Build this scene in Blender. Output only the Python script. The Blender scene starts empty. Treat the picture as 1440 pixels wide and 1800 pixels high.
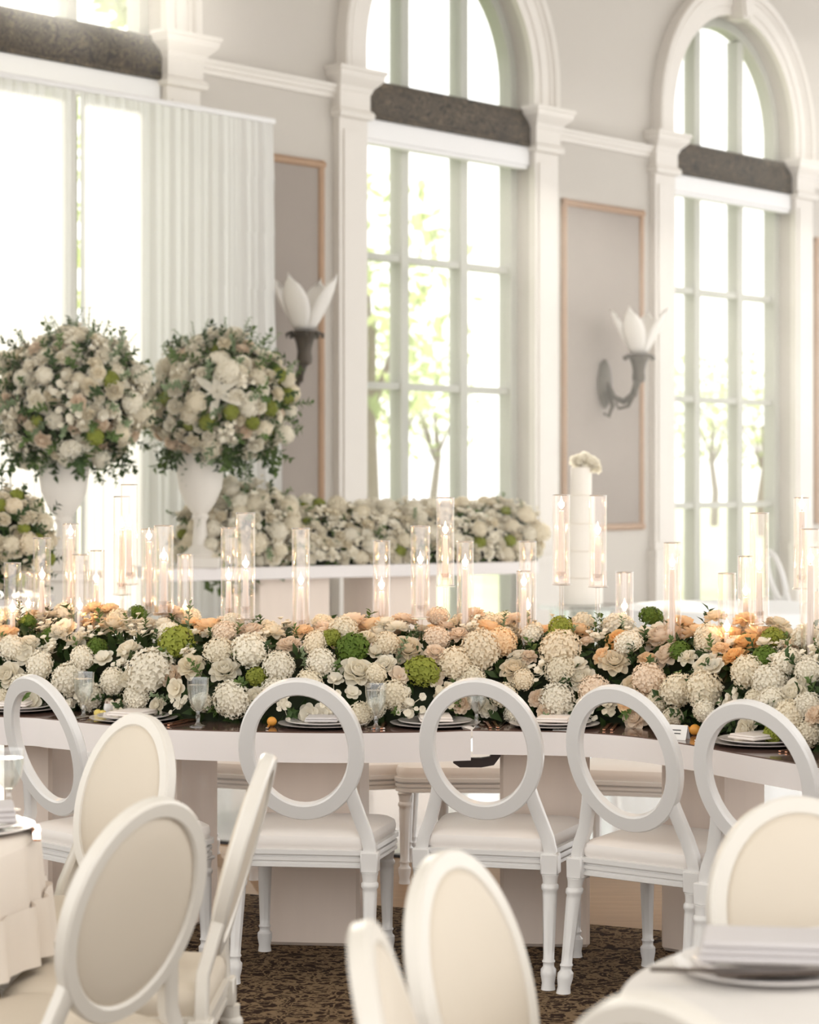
import bpy, math, random
import numpy as np
from mathutils import Matrix, Vector

rnd = random.Random(7)
PI = math.pi
S = bpy.context.scene
COL = S.collection

# ------------------------------------------------------------------ camera, sky, sun, exposure
F = 4000.0            # focal length in pixels of the 1440 x 1800 frame
CX, HY = 720.0, 830.0  # principal column, horizon row
EYE = 1.60
cam_d = bpy.data.cameras.new('camera')
cam = bpy.data.objects.new('camera', cam_d)
COL.objects.link(cam)
cam.location = (0, 0, EYE)
cam.rotation_euler = (PI / 2, 0, 0)
cam_d.sensor_fit = 'HORIZONTAL'
cam_d.sensor_width = 36.0
cam_d.lens = F / 1440 * 36
cam_d.shift_y = -(900 - HY) / 1440
cam_d.clip_start = 0.05
cam_d.clip_end = 500
cam_d.dof.use_dof = True
cam_d.dof.focus_distance = 7.4
cam_d.dof.aperture_fstop = 5.0
S.camera = cam

world = bpy.data.worlds.new('World')
S.world = world
world.use_nodes = True
bg = world.node_tree.nodes['Background']
bg.inputs[0].default_value = (1.0, 0.985, 0.96, 1)
bg.inputs[1].default_value = 1.75

sun_d = bpy.data.lights.new('sun_offscreen', 'SUN')
sun_d.energy = 10.0
sun_d.color = (1.0, 0.93, 0.82)
sun_d.angle = math.radians(2.6)
sun = bpy.data.objects.new('sun_offscreen', sun_d)
COL.objects.link(sun)
sun_dir = Vector((0.195, -1.0, -0.22))
sun.rotation_euler = sun_dir.to_track_quat('-Z', 'Y').to_euler()
sun.location = (-10, 50, 14)

S.view_settings.view_transform = 'Standard'
S.view_settings.look = 'None'
S.view_settings.gamma = 1.0
S.view_settings.use_curve_mapping = False
S.view_settings.exposure = 0.25
S.cycles.use_denoising = True
S.cycles.max_bounces = 8
S.cycles.diffuse_bounces = 4
S.cycles.glossy_bounces = 3
S.cycles.transmission_bounces = 6
S.cycles.transparent_max_bounces = 40
S.cycles.volume_bounces = 0
S.cycles.sample_clamp_indirect = 4.0
S.cycles.caustics_reflective = False
S.cycles.caustics_refractive = False


def at(px, py, Y):
    """world point seen at a pixel, Y metres ahead of the camera"""
    return Vector(((px - CX) * Y / F, Y, EYE - (py - HY) * Y / F))


# ------------------------------------------------------------------ materials
MATS = {}


def mat(name, color=(0.8, 0.8, 0.8), rough=0.5, metal=0.0, spec=0.5, trans=0.0, coat=0.0, emit=None, vary=0.0,
        noise=0.0, noise_scale=8.0, bump=0.0, bump_scale=60.0, coords='Object', stretch=(1, 1, 1)):
    m = bpy.data.materials.new(name)
    m.use_nodes = True
    nt = m.node_tree
    n, l = nt.nodes, nt.links
    b = n['Principled BSDF']
    out = n['Material Output']
    b.inputs['Base Color'].default_value = (*color, 1)
    b.inputs['Roughness'].default_value = rough
    b.inputs['Metallic'].default_value = metal
    b.inputs['Specular IOR Level'].default_value = spec
    b.inputs['Coat Weight'].default_value = coat
    if emit:
        b.inputs['Emission Color'].default_value = (*emit[0], 1)
        b.inputs['Emission Strength'].default_value = emit[1]
    col_src = None
    if noise > 0 or bump > 0:
        tc = n.new('ShaderNodeTexCoord')
        mp = n.new('ShaderNodeMapping')
        mp.inputs['Scale'].default_value = stretch
        l.new(tc.outputs[coords], mp.inputs['Vector'])
    if noise > 0:
        nz = n.new('ShaderNodeTexNoise')
        nz.inputs['Scale'].default_value = noise_scale
        nz.inputs['Detail'].default_value = 4
        l.new(mp.outputs[0], nz.inputs['Vector'])
        mx = n.new('ShaderNodeMix')
        mx.data_type = 'RGBA'
        mx.inputs['A'].default_value = (*[c * (1 - noise) for c in color], 1)
        mx.inputs['B'].default_value = (*[min(1, c * (1 + noise)) for c in color], 1)
        l.new(nz.outputs['Fac'], mx.inputs['Factor'])
        col_src = mx.outputs['Result']
    if vary > 0:
        oi = n.new('ShaderNodeObjectInfo')
        mr = n.new('ShaderNodeMapRange')
        mr.inputs['To Min'].default_value = 1 - vary
        mr.inputs['To Max'].default_value = 1 + vary * 0.5
        l.new(oi.outputs['Random'], mr.inputs['Value'])
        hs = n.new('ShaderNodeHueSaturation')
        hs.inputs['Color'].default_value = (*color, 1)
        if col_src:
            l.new(col_src, hs.inputs['Color'])
        l.new(mr.outputs[0], hs.inputs['Value'])
        col_src = hs.outputs[0]
    if col_src:
        l.new(col_src, b.inputs['Base Color'])
    if bump > 0:
        nb = n.new('ShaderNodeTexNoise')
        nb.inputs['Scale'].default_value = bump_scale
        l.new(mp.outputs[0], nb.inputs['Vector'])
        bp = n.new('ShaderNodeBump')
        bp.inputs['Strength'].default_value = bump
        bp.inputs['Distance'].default_value = 0.01
        l.new(nb.outputs['Fac'], bp.inputs['Height'])
        l.new(bp.outputs[0], b.inputs['Normal'])
    if trans > 0:
        t = n.new('ShaderNodeBsdfTranslucent')
        t.inputs[0].default_value = (*color, 1)
        if col_src:
            l.new(col_src, t.inputs[0])
        ms = n.new('ShaderNodeMixShader')
        ms.inputs[0].default_value = trans
        l.new(b.outputs[0], ms.inputs[1])
        l.new(t.outputs[0], ms.inputs[2])
        l.new(ms.outputs[0], out.inputs[0])
    MATS[name] = m
    return m


def thin_glass(name, tint=(1, 1, 1), gloss=(1, 1, 1), rough=0.02, ior=1.5, boost=0.0):
    """thin-walled clear glass: straight transmission plus a Fresnel mirror"""
    m = bpy.data.materials.new(name)
    m.use_nodes = True
    n, l = m.node_tree.nodes, m.node_tree.links
    n.remove(n['Principled BSDF'])
    t = n.new('ShaderNodeBsdfTransparent')
    t.inputs[0].default_value = (*tint, 1)
    g = n.new('ShaderNodeBsdfGlossy')
    g.inputs['Color'].default_value = (*gloss, 1)
    g.inputs['Roughness'].default_value = rough
    # Schlick's reflectance, the same from either side of the thin wall
    lw = n.new('ShaderNodeLayerWeight')
    lw.inputs['Blend'].default_value = 0.5
    pw_ = n.new('ShaderNodeMath')
    pw_.operation = 'POWER'
    pw_.inputs[1].default_value = 5.0
    l.new(lw.outputs['Facing'], pw_.inputs[0])
    f0 = ((ior - 1) / (ior + 1)) ** 2
    fr = n.new('ShaderNodeMath')
    fr.operation = 'MULTIPLY_ADD'
    fr.inputs[1].default_value = 1 - f0
    fr.inputs[2].default_value = f0
    l.new(pw_.outputs[0], fr.inputs[0])
    ad = n.new('ShaderNodeMath')
    ad.operation = 'ADD'
    ad.use_clamp = True
    ad.inputs[1].default_value = boost
    l.new(fr.outputs[0], ad.inputs[0])
    ms = n.new('ShaderNodeMixShader')
    l.new(ad.outputs[0], ms.inputs[0])
    l.new(t.outputs[0], ms.inputs[1])
    l.new(g.outputs[0], ms.inputs[2])
    l.new(ms.outputs[0], n['Material Output'].inputs[0])
    MATS[name] = m
    return m


mat('wall_paint', (0.515, 0.475, 0.425), 0.75, noise=0.03, noise_scale=0.7)
mat('ceiling_paint', (0.80, 0.77, 0.73), 0.8, noise=0.02, noise_scale=1)
mat('trim_paint', (0.70, 0.655, 0.60), 0.5, noise=0.02, noise_scale=2)
mat('sage_frame', (0.42, 0.42, 0.365), 0.45, noise=0.05, noise_scale=3)
mat('panel_fabric', (0.31, 0.265, 0.23), 0.9, noise=0.06, noise_scale=3, bump=0.15, bump_scale=220)
mat('copper_frame', (0.40, 0.255, 0.16), 0.45, metal=0.25, noise=0.1, noise_scale=9)
mat('bar_white', (0.80, 0.785, 0.775), 0.5)
mat('bronze', (0.075, 0.06, 0.045), 0.38, metal=0.75, noise=0.35, noise_scale=22)
mat('opal_glass', (0.93, 0.90, 0.86), 0.22, trans=0.35)
mat('chair_white', (0.74, 0.722, 0.705), 0.28, coat=0.3, noise=0.015, noise_scale=6)
mat('chair_cream', (0.72, 0.68, 0.615), 0.32, coat=0.2, noise=0.02, noise_scale=6)
mat('seat_leather', (0.82, 0.77, 0.73), 0.42, noise=0.02, noise_scale=5, bump=0.08, bump_scale=25)
mat('pad_cream', (0.66, 0.585, 0.485), 0.62, noise=0.03, noise_scale=5, bump=0.05, bump_scale=20)
mat('table_white', (0.80, 0.75, 0.735), 0.30, coat=0.35, noise=0.02, noise_scale=3)
mat('table_brown_top', (0.14, 0.085, 0.07), 0.10, spec=0.6, coat=0.4, noise=0.18, noise_scale=7, stretch=(1, 6, 1))
mat('pedestal_board', (0.82, 0.70, 0.61), 0.42, coat=0.15, noise=0.05, noise_scale=3, stretch=(7, 7, 0.6))
mat('dark_metal', (0.035, 0.02, 0.018), 0.45)
mat('white_petal', (0.90, 0.845, 0.72), 0.6, spec=0.2, trans=0.28, vary=0.06, noise=0.04, noise_scale=30)
mat('cream_petal', (0.87, 0.77, 0.60), 0.6, spec=0.2, trans=0.28, vary=0.07, noise=0.05, noise_scale=30)
mat('ivory_petal', (0.86, 0.785, 0.63), 0.6, spec=0.2, trans=0.28, vary=0.07, noise=0.05, noise_scale=30)
mat('blush_petal', (0.88, 0.74, 0.59), 0.6, spec=0.2, trans=0.28, vary=0.06, noise=0.05, noise_scale=30)
mat('peach_petal', (0.93, 0.71, 0.46), 0.6, spec=0.2, trans=0.3, vary=0.08, noise=0.06, noise_scale=30)
mat('orange_petal', (0.92, 0.60, 0.27), 0.6, spec=0.2, trans=0.3, vary=0.1, noise=0.06, noise_scale=30)
mat('lime_floret', (0.31, 0.34, 0.06), 0.6, spec=0.2, trans=0.25, vary=0.15, noise=0.2, noise_scale=40)
mat('forest_floret', (0.12, 0.19, 0.03), 0.6, spec=0.2, trans=0.2, vary=0.2, noise=0.2, noise_scale=40)
mat('leaf_dark', (0.045, 0.085, 0.022), 0.5, spec=0.35, trans=0.2, vary=0.3, noise=0.25, noise_scale=15)
mat('leaf_mid', (0.12, 0.19, 0.05), 0.5, spec=0.35, trans=0.25, vary=0.25, noise=0.25, noise_scale=15)
mat('leaf_grey', (0.26, 0.33, 0.19), 0.6, spec=0.25, trans=0.25, vary=0.2, noise=0.2, noise_scale=15)
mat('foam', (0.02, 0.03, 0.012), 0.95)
mat('wax', (0.90, 0.83, 0.77), 0.45, trans=0.35)
mat('wick', (0.03, 0.02, 0.02), 0.9)
mat('flame', (1, 0.8, 0.5), 0.5, emit=((1.0, 0.74, 0.40), 9.0))
thin_glass('clear_glass', (0.985, 0.965, 0.95), (1, 0.97, 0.95), 0.04, 1.52, 0.03)
thin_glass('rim_glass', (0.95, 0.93, 0.92), (1, 1, 1), 0.15, 1.5, 0.35)
thin_glass('stem_glass', (0.95, 0.92, 0.90), (1, 1, 1), 0.03, 1.5, 0.05)
thin_glass('goblet_glass', (0.95, 0.955, 0.95), (1, 1, 1), 0.08, 1.5, 0.12)
thin_glass('window_glass', (0.99, 0.995, 0.99), (1, 1, 1), 0.0, 1.35, 0.0)
thin_glass('acrylic', (0.94, 0.97, 0.96), (1, 1, 1), 0.03, 1.5, 0.08)
thin_glass('water', (0.93, 0.945, 0.93), (1, 1, 1), 0.25, 1.33, 0.16)
mat('china', (0.84, 0.80, 0.78), 0.2, coat=0.5)
mat('china_grey', (0.62, 0.58, 0.56), 0.25, coat=0.5)
mat('napkin', (0.80, 0.74, 0.70), 0.85, bump=0.15, bump_scale=150)
mat('napkin_grey', (0.60, 0.57, 0.57), 0.85, bump=0.15, bump_scale=150)
mat('cutlery', (0.72, 0.62, 0.56), 0.18, metal=1.0)
mat('cutlery_dark', (0.10, 0.075, 0.06), 0.3, metal=0.9)
mat('rose_metal', (0.65, 0.32, 0.20), 0.22, metal=0.9)
mat('fruit_orange', (0.75, 0.33, 0.05), 0.5, noise=0.1, noise_scale=40)
mat('fruit_yellow', (0.80, 0.62, 0.18), 0.5, noise=0.1, noise_scale=40)
mat('paper', (0.85, 0.83, 0.80), 0.8)
mat('ink', (0.05, 0.05, 0.05), 0.8)
mat('cloth_ivory', (0.80, 0.725, 0.65), 0.85, bump=0.06, bump_scale=300)
mat('cloth_grey', (0.74, 0.71, 0.68), 0.85, bump=0.06, bump_scale=300)
mat('cloth_white', (0.86, 0.86, 0.86), 0.85, bump=0.06, bump_scale=300)
mat('icing', (0.86, 0.80, 0.72), 0.55, noise=0.02, noise_scale=12)
mat('urn_white', (0.78, 0.73, 0.665), 0.5, noise=0.03, noise_scale=5)
mat('bark', (0.24, 0.19, 0.14), 0.9, noise=0.3, noise_scale=10)
mat('tree_leaf', (0.42, 0.49, 0.22), 0.7, trans=0.5, vary=0.1, noise=0.2, noise_scale=2)
mat('lawn_grass', (0.32, 0.38, 0.17), 0.95, noise=0.2, noise_scale=1.5)
mat('dance_vinyl', (0.88, 0.88, 0.89), 0.10, coat=0.6, noise=0.01, noise_scale=2)
mat('black_edge', (0.02, 0.02, 0.022), 0.4)
mat('parquet', (0.36, 0.225, 0.125), 0.5, coat=0.0, noise=0.22, noise_scale=5, stretch=(0.7, 7, 1))

# the sheer drape: woven cloth that scatters some light forward and lets a little straight through
m = mat('sheer', (0.84, 0.83, 0.81), 0.9, trans=0.36, noise=0.04, noise_scale=14, stretch=(3, 3, 0.05))
n, l = m.node_tree.nodes, m.node_tree.links
_out = n['Material Output']
_src = _out.inputs[0].links[0].from_socket
_tr = n.new('ShaderNodeBsdfTransparent')
_ms = n.new('ShaderNodeMixShader')
_ms.inputs[0].default_value = 0.05
l.new(_src, _ms.inputs[1]); l.new(_tr.outputs[0], _ms.inputs[2]); l.new(_ms.outputs[0], _out.inputs[0])

# patterned carpet: dark brown ground, cream and tan scrolls
m = mat('carpet', (0.1, 0.07, 0.05), 0.95, spec=0.1, bump=0.5, bump_scale=250)
n, l = m.node_tree.nodes, m.node_tree.links
tc = n.new('ShaderNodeTexCoord')
wn = n.new('ShaderNodeTexNoise'); wn.inputs['Scale'].default_value = 9.0; wn.inputs['Detail'].default_value = 4
l.new(tc.outputs['Object'], wn.inputs['Vector'])
wm = n.new('ShaderNodeMix'); wm.data_type = 'RGBA'; wm.blend_type = 'ADD'; wm.inputs['Factor'].default_value = 0.32
l.new(tc.outputs['Object'], wm.inputs['A']); l.new(wn.outputs['Color'], wm.inputs['B'])
vo = n.new('ShaderNodeTexVoronoi'); vo.feature = 'DISTANCE_TO_EDGE'; vo.inputs['Scale'].default_value = 15
l.new(wm.outputs['Result'], vo.inputs['Vector'])
r1 = n.new('ShaderNodeValToRGB')
r1.color_ramp.elements[0].position = 0.04; r1.color_ramp.elements[0].color = (0.21, 0.14, 0.08, 1)
r1.color_ramp.elements[1].position = 0.11; r1.color_ramp.elements[1].color = (0.030, 0.016, 0.010, 1)
l.new(vo.outputs['Distance'], r1.inputs[0])
n2 = n.new('ShaderNodeTexNoise'); n2.inputs['Scale'].default_value = 26; n2.inputs['Detail'].default_value = 5
l.new(wm.outputs['Result'], n2.inputs['Vector'])
r2 = n.new('ShaderNodeValToRGB')
r2.color_ramp.elements[0].position = 0.53; r2.color_ramp.elements[0].color = (0, 0, 0, 1)
r2.color_ramp.elements[1].position = 0.58; r2.color_ramp.elements[1].color = (0.21, 0.14, 0.08, 1)
l.new(n2.outputs['Fac'], r2.inputs[0])
mx = n.new('ShaderNodeMix'); mx.data_type = 'RGBA'; mx.blend_type = 'LIGHTEN'; mx.inputs['Factor'].default_value = 1
l.new(r1.outputs[0], mx.inputs['A']); l.new(r2.outputs[0], mx.inputs['B'])
l.new(mx.outputs['Result'], n['Principled BSDF'].inputs['Base Color'])

# valance: dark bronze brocade with taupe scrollwork
m = mat('brocade', (0.05, 0.045, 0.035), 0.7, spec=0.3)
n, l = m.node_tree.nodes, m.node_tree.links
tc = n.new('ShaderNodeTexCoord')
wn = n.new('ShaderNodeTexNoise'); wn.inputs['Scale'].default_value = 5.0; wn.inputs['Detail'].default_value = 2
l.new(tc.outputs['Object'], wn.inputs['Vector'])
wm = n.new('ShaderNodeMix'); wm.data_type = 'RGBA'; wm.blend_type = 'ADD'; wm.inputs['Factor'].default_value = 0.22
l.new(tc.outputs['Object'], wm.inputs['A']); l.new(wn.outputs['Color'], wm.inputs['B'])
vo = n.new('ShaderNodeTexNoise'); vo.inputs['Scale'].default_value = 9; vo.inputs['Detail'].default_value = 1.5; vo.inputs['Distortion'].default_value = 1.6
l.new(wm.outputs['Result'], vo.inputs['Vector'])
r1 = n.new('ShaderNodeValToRGB')
r1.color_ramp.interpolation = 'LINEAR'
dk, lt_ = (0.018, 0.015, 0.011, 1), (0.15, 0.115, 0.078, 1)
r1.color_ramp.elements[0].position = 0.36; r1.color_ramp.elements[0].color = dk
r1.color_ramp.elements[1].position = 0.72; r1.color_ramp.elements[1].color = dk
for pos, cc in ((0.39, lt_), (0.42, lt_), (0.445, dk), (0.49, dk), (0.51, lt_), (0.545, lt_), (0.57, dk), (0.61, dk), (0.64, lt_)):
    r1.color_ramp.elements.new(pos).color = cc
l.new(vo.outputs['Fac'], r1.inputs[0])
l.new(r1.outputs[0], n['Principled BSDF'].inputs['Base Color'])


# ------------------------------------------------------------------ mesh building
class MB:
    def __init__(self):
        self.v, self.f = [], []

    def add(self, vs, fs):
        o = len(self.v)
        self.v += [tuple(p) for p in vs]
        self.f += [tuple(i + o for i in f) for f in fs]
        return self

    def box(self, x0, x1, y0, y1, z0, z1, bev=0.0):
        if bev <= 0:
            vs = [(x, y, z) for z in (z0, z1) for y in (y0, y1) for x in (x0, x1)]
            return self.add(vs, [(0, 2, 3, 1), (4, 5, 7, 6), (0, 1, 5, 4), (2, 6, 7, 3), (0, 4, 6, 2), (1, 3, 7, 5)])
        c = bev
        pts = [(x0 + c, y0), (x1 - c, y0), (x1, y0 + c), (x1, y1 - c), (x1 - c, y1), (x0 + c, y1), (x0, y1 - c), (x0, y0 + c)]
        inner = [(min(max(x, x0 + c), x1 - c), min(max(y, y0 + c), y1 - c)) for x, y in pts]
        self.loops([[(x, y, z0) for x, y in inner], [(x, y, z0 + c) for x, y in pts], [(x, y, z1 - c) for x, y in pts],
                    [(x, y, z1) for x, y in inner]], True, True)
        return self

    def loops(self, loops, cap0=False, cap1=False, closed=True):
        n = len(loops[0])
        vs = [p for lp in loops for p in lp]
        fs = []
        for k in range(len(loops) - 1):
            for i in range(n if closed else n - 1):
                j = (i + 1) % n
                fs.append((k * n + i, k * n + j, (k + 1) * n + j, (k + 1) * n + i))
        if cap0:
            fs.append(tuple(reversed(range(n))))
        if cap1:
            fs.append(tuple((len(loops) - 1) * n + i for i in range(n)))
        return self.add(vs, fs)

    def lathe(self, prof, seg=16, c=(0, 0), cap=True):
        lp = [[(c[0] + r * math.cos(2 * PI * i / seg), c[1] + r * math.sin(2 * PI * i / seg), z) for i in range(seg)] for r, z in prof]
        return self.loops(lp, cap, cap)

    def sweep(self, path, section, ups=None, caps=True, closed=False):
        """section: list of (a, b) offsets; a along side, b along up, carried along the path"""
        lp = []
        P = [Vector(p) for p in path]
        N = len(P)
        for i, p in enumerate(P):
            t = (P[(i + 1) % N if closed else min(i + 1, N - 1)] - P[(i - 1) % N if closed else max(i - 1, 0)]).normalized()
            up = Vector(ups) if ups is not None else (Vector((0, 0, 1)) if abs(t.z) < 0.9 else Vector((0, 1, 0)))
            side = t.cross(up).normalized()
            u2 = side.cross(t).normalized()
            lp.append([tuple(p + side * a + u2 * b) for a, b in (section(i / (N - 1)) if callable(section) else section)])
        if closed:
            lp.append(lp[0])
        return self.loops(lp, caps and not closed, caps and not closed)

    def tube(self, path, r, seg=8, caps=True):
        if callable(r):
            sec = lambda q: [(r(q) * math.cos(2 * PI * k / seg), r(q) * math.sin(2 * PI * k / seg)) for k in range(seg)]
        else:
            sec = [(r * math.cos(2 * PI * k / seg), r * math.sin(2 * PI * k / seg)) for k in range(seg)]
        return self.sweep(path, sec, caps=caps)

    def mesh(self, name, material, smooth=True):
        me = bpy.data.meshes.new(name)
        me.from_pydata(self.v, [], self.f)
        me.validate()
        me.materials.append(MATS[material])
        if smooth:
            me.polygons.foreach_set('use_smooth', [True] * len(me.polygons))
            me.set_sharp_from_angle(angle=math.radians(38))
        me.update()
        return me

    def build(self, name, material, parent=None, smooth=True, mw=None):
        o = bpy.data.objects.new(name, self.mesh(name, material, smooth))
        COL.objects.link(o)
        if parent is not None:
            o.parent = parent
        if mw is not None:
            o.matrix_basis = mw
        return o


def inst(name, me, parent=None, mw=None):
    o = bpy.data.objects.new(name, me)
    COL.objects.link(o)
    if parent is not None:
        o.parent = parent
    if mw is not None:
        o.matrix_basis = mw
    return o


def tag(o, label, cat=None, group=None, kind=None):
    o['label'] = label
    if cat:
        o['category'] = cat
    if group:
        o['group'] = group
    if kind:
        o['kind'] = kind
    return o


def thing(name, label, cat, loc=(0, 0, 0), rz=0.0, group=None):
    o = bpy.data.objects.new(name, None)
    o.empty_display_size = 0.05
    COL.objects.link(o)
    o.location = loc
    o.rotation_euler = (0, 0, rz)
    return tag(o, label, cat, group)


def copy_tree(o, parent=None):
    c = o.copy()
    COL.objects.link(c)
    c.parent = parent
    for ch in list(o.children):
        copy_tree(ch, c)
    return c


def struct(o, label=None):
    o['kind'] = 'structure'
    if label:
        o['label'] = label
    return o


# ------------------------------------------------------------------ the window wall
Y0 = 20.0
WD = Vector((0.6449, 0.7643, 0))                # along the wall, to the right and away
WALL = Matrix.Translation((0, Y0, 0)) @ Matrix.Rotation(math.atan2(0.7643, 0.6449), 4, 'Z')
# in wall coordinates: x along the wall, y > 0 outdoors, y < 0 into the room
PERIOD, HALF = 4.74, 1.19
CENTERS = [0.55 - PERIOD, 0.55, 0.55 + PERIOD]
SPRING, TOPZ, SILL = 5.22, 9.0, 0.13
THICK = 0.34


def arch_pts(c, r, n=28, z0=SPRING):
    return [(c - r * math.cos(PI * k / n), z0 + r * math.sin(PI * k / n)) for k in range(n + 1)]


mb = MB()
xs = [-13.0]
for c in CENTERS:
    xs += [c - HALF, c + HALF]
xs.append(15.0)
for i in range(0, len(xs), 2):
    mb.add([(xs[i], 0, 0), (xs[i + 1], 0, 0), (xs[i + 1], 0, TOPZ), (xs[i], 0, TOPZ)], [(0, 1, 2, 3)])
    mb.add([(xs[i], THICK, 0), (xs[i + 1], THICK, 0), (xs[i + 1], THICK, TOPZ), (xs[i], THICK, TOPZ)], [(0, 3, 2, 1)])
for c in CENTERS:
    a = [(c - HALF, 0.0)] + arch_pts(c, HALF) + [(c + HALF, 0.0)]
    for y, flip in ((0, 0), (THICK, 1)):
        for (xa, za), (xb, zb) in zip(a[1:-2], a[2:-1]):
            q = [(xa, y, za), (xb, y, zb), (xb, y, TOPZ), (xa, y, TOPZ)]
            mb.add(q, [(0, 1, 2, 3) if not flip else (0, 3, 2, 1)])
        mb.add([(c - HALF, y, 0), (c + HALF, y, 0), (c + HALF, y, SILL), (c - HALF, y, SILL)], [(0, 1, 2, 3)])
    for (xa, za), (xb, zb) in zip(a[:-1], a[1:]):
        mb.add([(xa, 0, za), (xb, 0, zb), (xb, THICK, zb), (xa, THICK, za)], [(0, 3, 2, 1)])
    mb.add([(c - HALF, 0, SILL), (c + HALF, 0, SILL), (c + HALF, THICK, SILL), (c - HALF, THICK, SILL)], [(0, 1, 2, 3)])
mb.add([(-13, 0, TOPZ), (15, 0, TOPZ), (15, THICK, TOPZ), (-13, THICK, TOPZ)], [(0, 1, 2, 3)])
struct(mb.build('wall_windows', 'wall_paint', mw=WALL, smooth=False), 'beige plaster wall pierced by tall arched windows')

trim_n = [0]


def trim(mb, label, material='trim_paint', smooth=True):
    trim_n[0] += 1
    return struct(mb.build('trim_%d' % trim_n[0], material, mw=WALL, smooth=smooth), label)


CW = 0.36      # casing width
for c in CENTERS:
    # pilasters, capitals, archivolt, keystone around each opening
    for s in (-1, 1):
        xi, xo = c + s * HALF, c + s * (HALF + CW)
        x0, x1 = min(xi, xo), max(xi, xo)
        p = MB()
        p.box(x0, x1, -0.07, 0.0, 0.0, 4.62)
        p.box(x0 + 0.05, x1 - 0.05, -0.085, -0.07, 0.9, 4.5)
        p.box(x0 - 0.03, x1 + 0.03, -0.10, 0.0, 0.0, 0.75)
        p.box(x0 - 0.045, x1 + 0.045, -0.115, 0.0, 0.75, 0.82)
        trim(p, 'white painted pilaster beside a tall window', smooth=False)
        q = MB()
        prof = [(0.0, 4.60), (0.035, 4.61), (0.045, 4.64), (0.035, 4.67), (0.012, 4.685), (0.012, 4.82), (0.02, 4.83), (0.035, 4.87),
                (0.075, 4.91), (0.10, 4.94), (0.105, 4.985), (0.12, 4.99), (0.12, 5.02), (0.0, 5.03)]
        lp = []
        for e, z in prof:
            lp.append([(x0 - e, 0.0, z), (x0 - e, -0.08 - e, z), (x1 + e, -0.08 - e, z), (x1 + e, 0.0, z)])
            if s == 1 or s == -1:
                pass
        q.loops(lp, True, True)
        trim(q, 'moulded white capital on a window pilaster', smooth=False)
    av = MB()
    r0 = HALF
    prof = [(0.0, 0.0), (0.0, -0.06), (0.09, -0.06), (0.10, -0.08), (0.20, -0.08), (0.215, -0.10), (0.235, -0.10), (0.25, -0.085),
            (0.27, -0.12), (0.31, -0.135), (0.33, -0.12), (0.33, 0.0)]
    N = 40
    lp = []
    for k in range(N + 1):
        a = PI * k / N
        lp.append([(c - (r0 + e) * math.cos(a), y, SPRING + (r0 + e) * math.sin(a)) for e, y in prof])
    lp.insert(0, [(c - (r0 + e), y, 5.02) for e, y in prof])
    lp.append([(c + (r0 + e), y, 5.02) for e, y in prof])
    av.loops(lp, True, True, closed=False)
    trim(av, 'moulded white archivolt over a window')
    k = MB()
    zk = SPRING + r0
    for y0, y1, g in ((-0.19, 0.0, 0.0), (-0.215, -0.19, 0.025)):
        w0, w1 = 0.085 - g, 0.14 - g
        vs = [(c - w0, y0, zk - 0.05 + g), (c + w0, y0, zk - 0.05 + g), (c + w1, y0, zk + 0.40 - g), (c - w1, y0, zk + 0.40 - g)]
        vs += [(x, y1, z) for x, _, z in vs]
        k.add(vs, [(0, 1, 2, 3), (4, 7, 6, 5), (0, 4, 5, 1), (1, 5, 6, 2), (2, 6, 7, 3), (3, 7, 4, 0)])
    trim(k, 'white keystone at the crown of a window arch', smooth=False)

# string course between the pilasters, skirting
edges = [-13.0]
for c in CENTERS:
    edges += [c - HALF - CW, c + HALF + CW]
edges.append(15.0)
for i in range(0, len(edges), 2):
    a, b = edges[i], edges[i + 1]
    prof = [(0.0, 4.76), (-0.02, 4.76), (-0.025, 4.785), (-0.025, 4.80), (-0.045, 4.805), (-0.05, 4.83), (-0.075, 4.85), (-0.08, 4.87), (0.0, 4.88)]
    trim(MB().loops([[(a, y, z) for y, z in prof], [(b, y, z) for y, z in prof]], True, True), 'narrow white string course along the wall')
    o = MB().box(a, b, -0.03, 0, 0, 0.22).build('baseboard_windows', 'trim_paint', mw=WALL, smooth=False)
    struct(o, 'white skirting along the window wall')
    # framed panel in the middle of each pier
    if i == 0:
        continue
    pc = (a + b) / 2 if i < len(edges) - 2 else edges[i] + (edges[3] - edges[2]) * 0 + (PERIOD - 2 * HALF - 2 * CW) / 2
    p0, p1, z0, z1 = pc - 0.65, pc + 0.65, 1.06, 4.18
    root = bpy.data.objects.new('trim_%d' % (trim_n[0] + 1), None)
    trim_n[0] += 1
    COL.objects.link(root)
    root.matrix_basis = WALL
    struct(root, 'tall taupe wall panel in a slim copper frame')
    MB().box(p0 + 0.03, p1 - 0.03, -0.015, 0.0, z0 + 0.03, z1 - 0.03).build('panel', 'panel_fabric', root, smooth=False)
    for (xa, za), (xb, zb) in (((p0, z0), (p0, z1)), ((p1, z0), (p1, z1)), ((p0, z0), (p1, z0)), ((p0, z1), (p1, z1))):
        sec = [(0.035, 0.0), (0.035, -0.02), (0.02, -0.04), (0.0, -0.05), (-0.02, -0.04), (-0.035, -0.02), (-0.035, 0.0)]
        f = MB()
        if xa == xb:
            f.loops([[(xa + a_, y, z) for a_, y in sec] for z in (za - 0.035, zb + 0.035)], True, True)
        else:
            f.loops([[(x, y, za + a_) for a_, y in sec] for x in (xa - 0.035, xb + 0.035)], True, True)
        f.build('frame_moulding', 'copper_frame', root)

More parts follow.
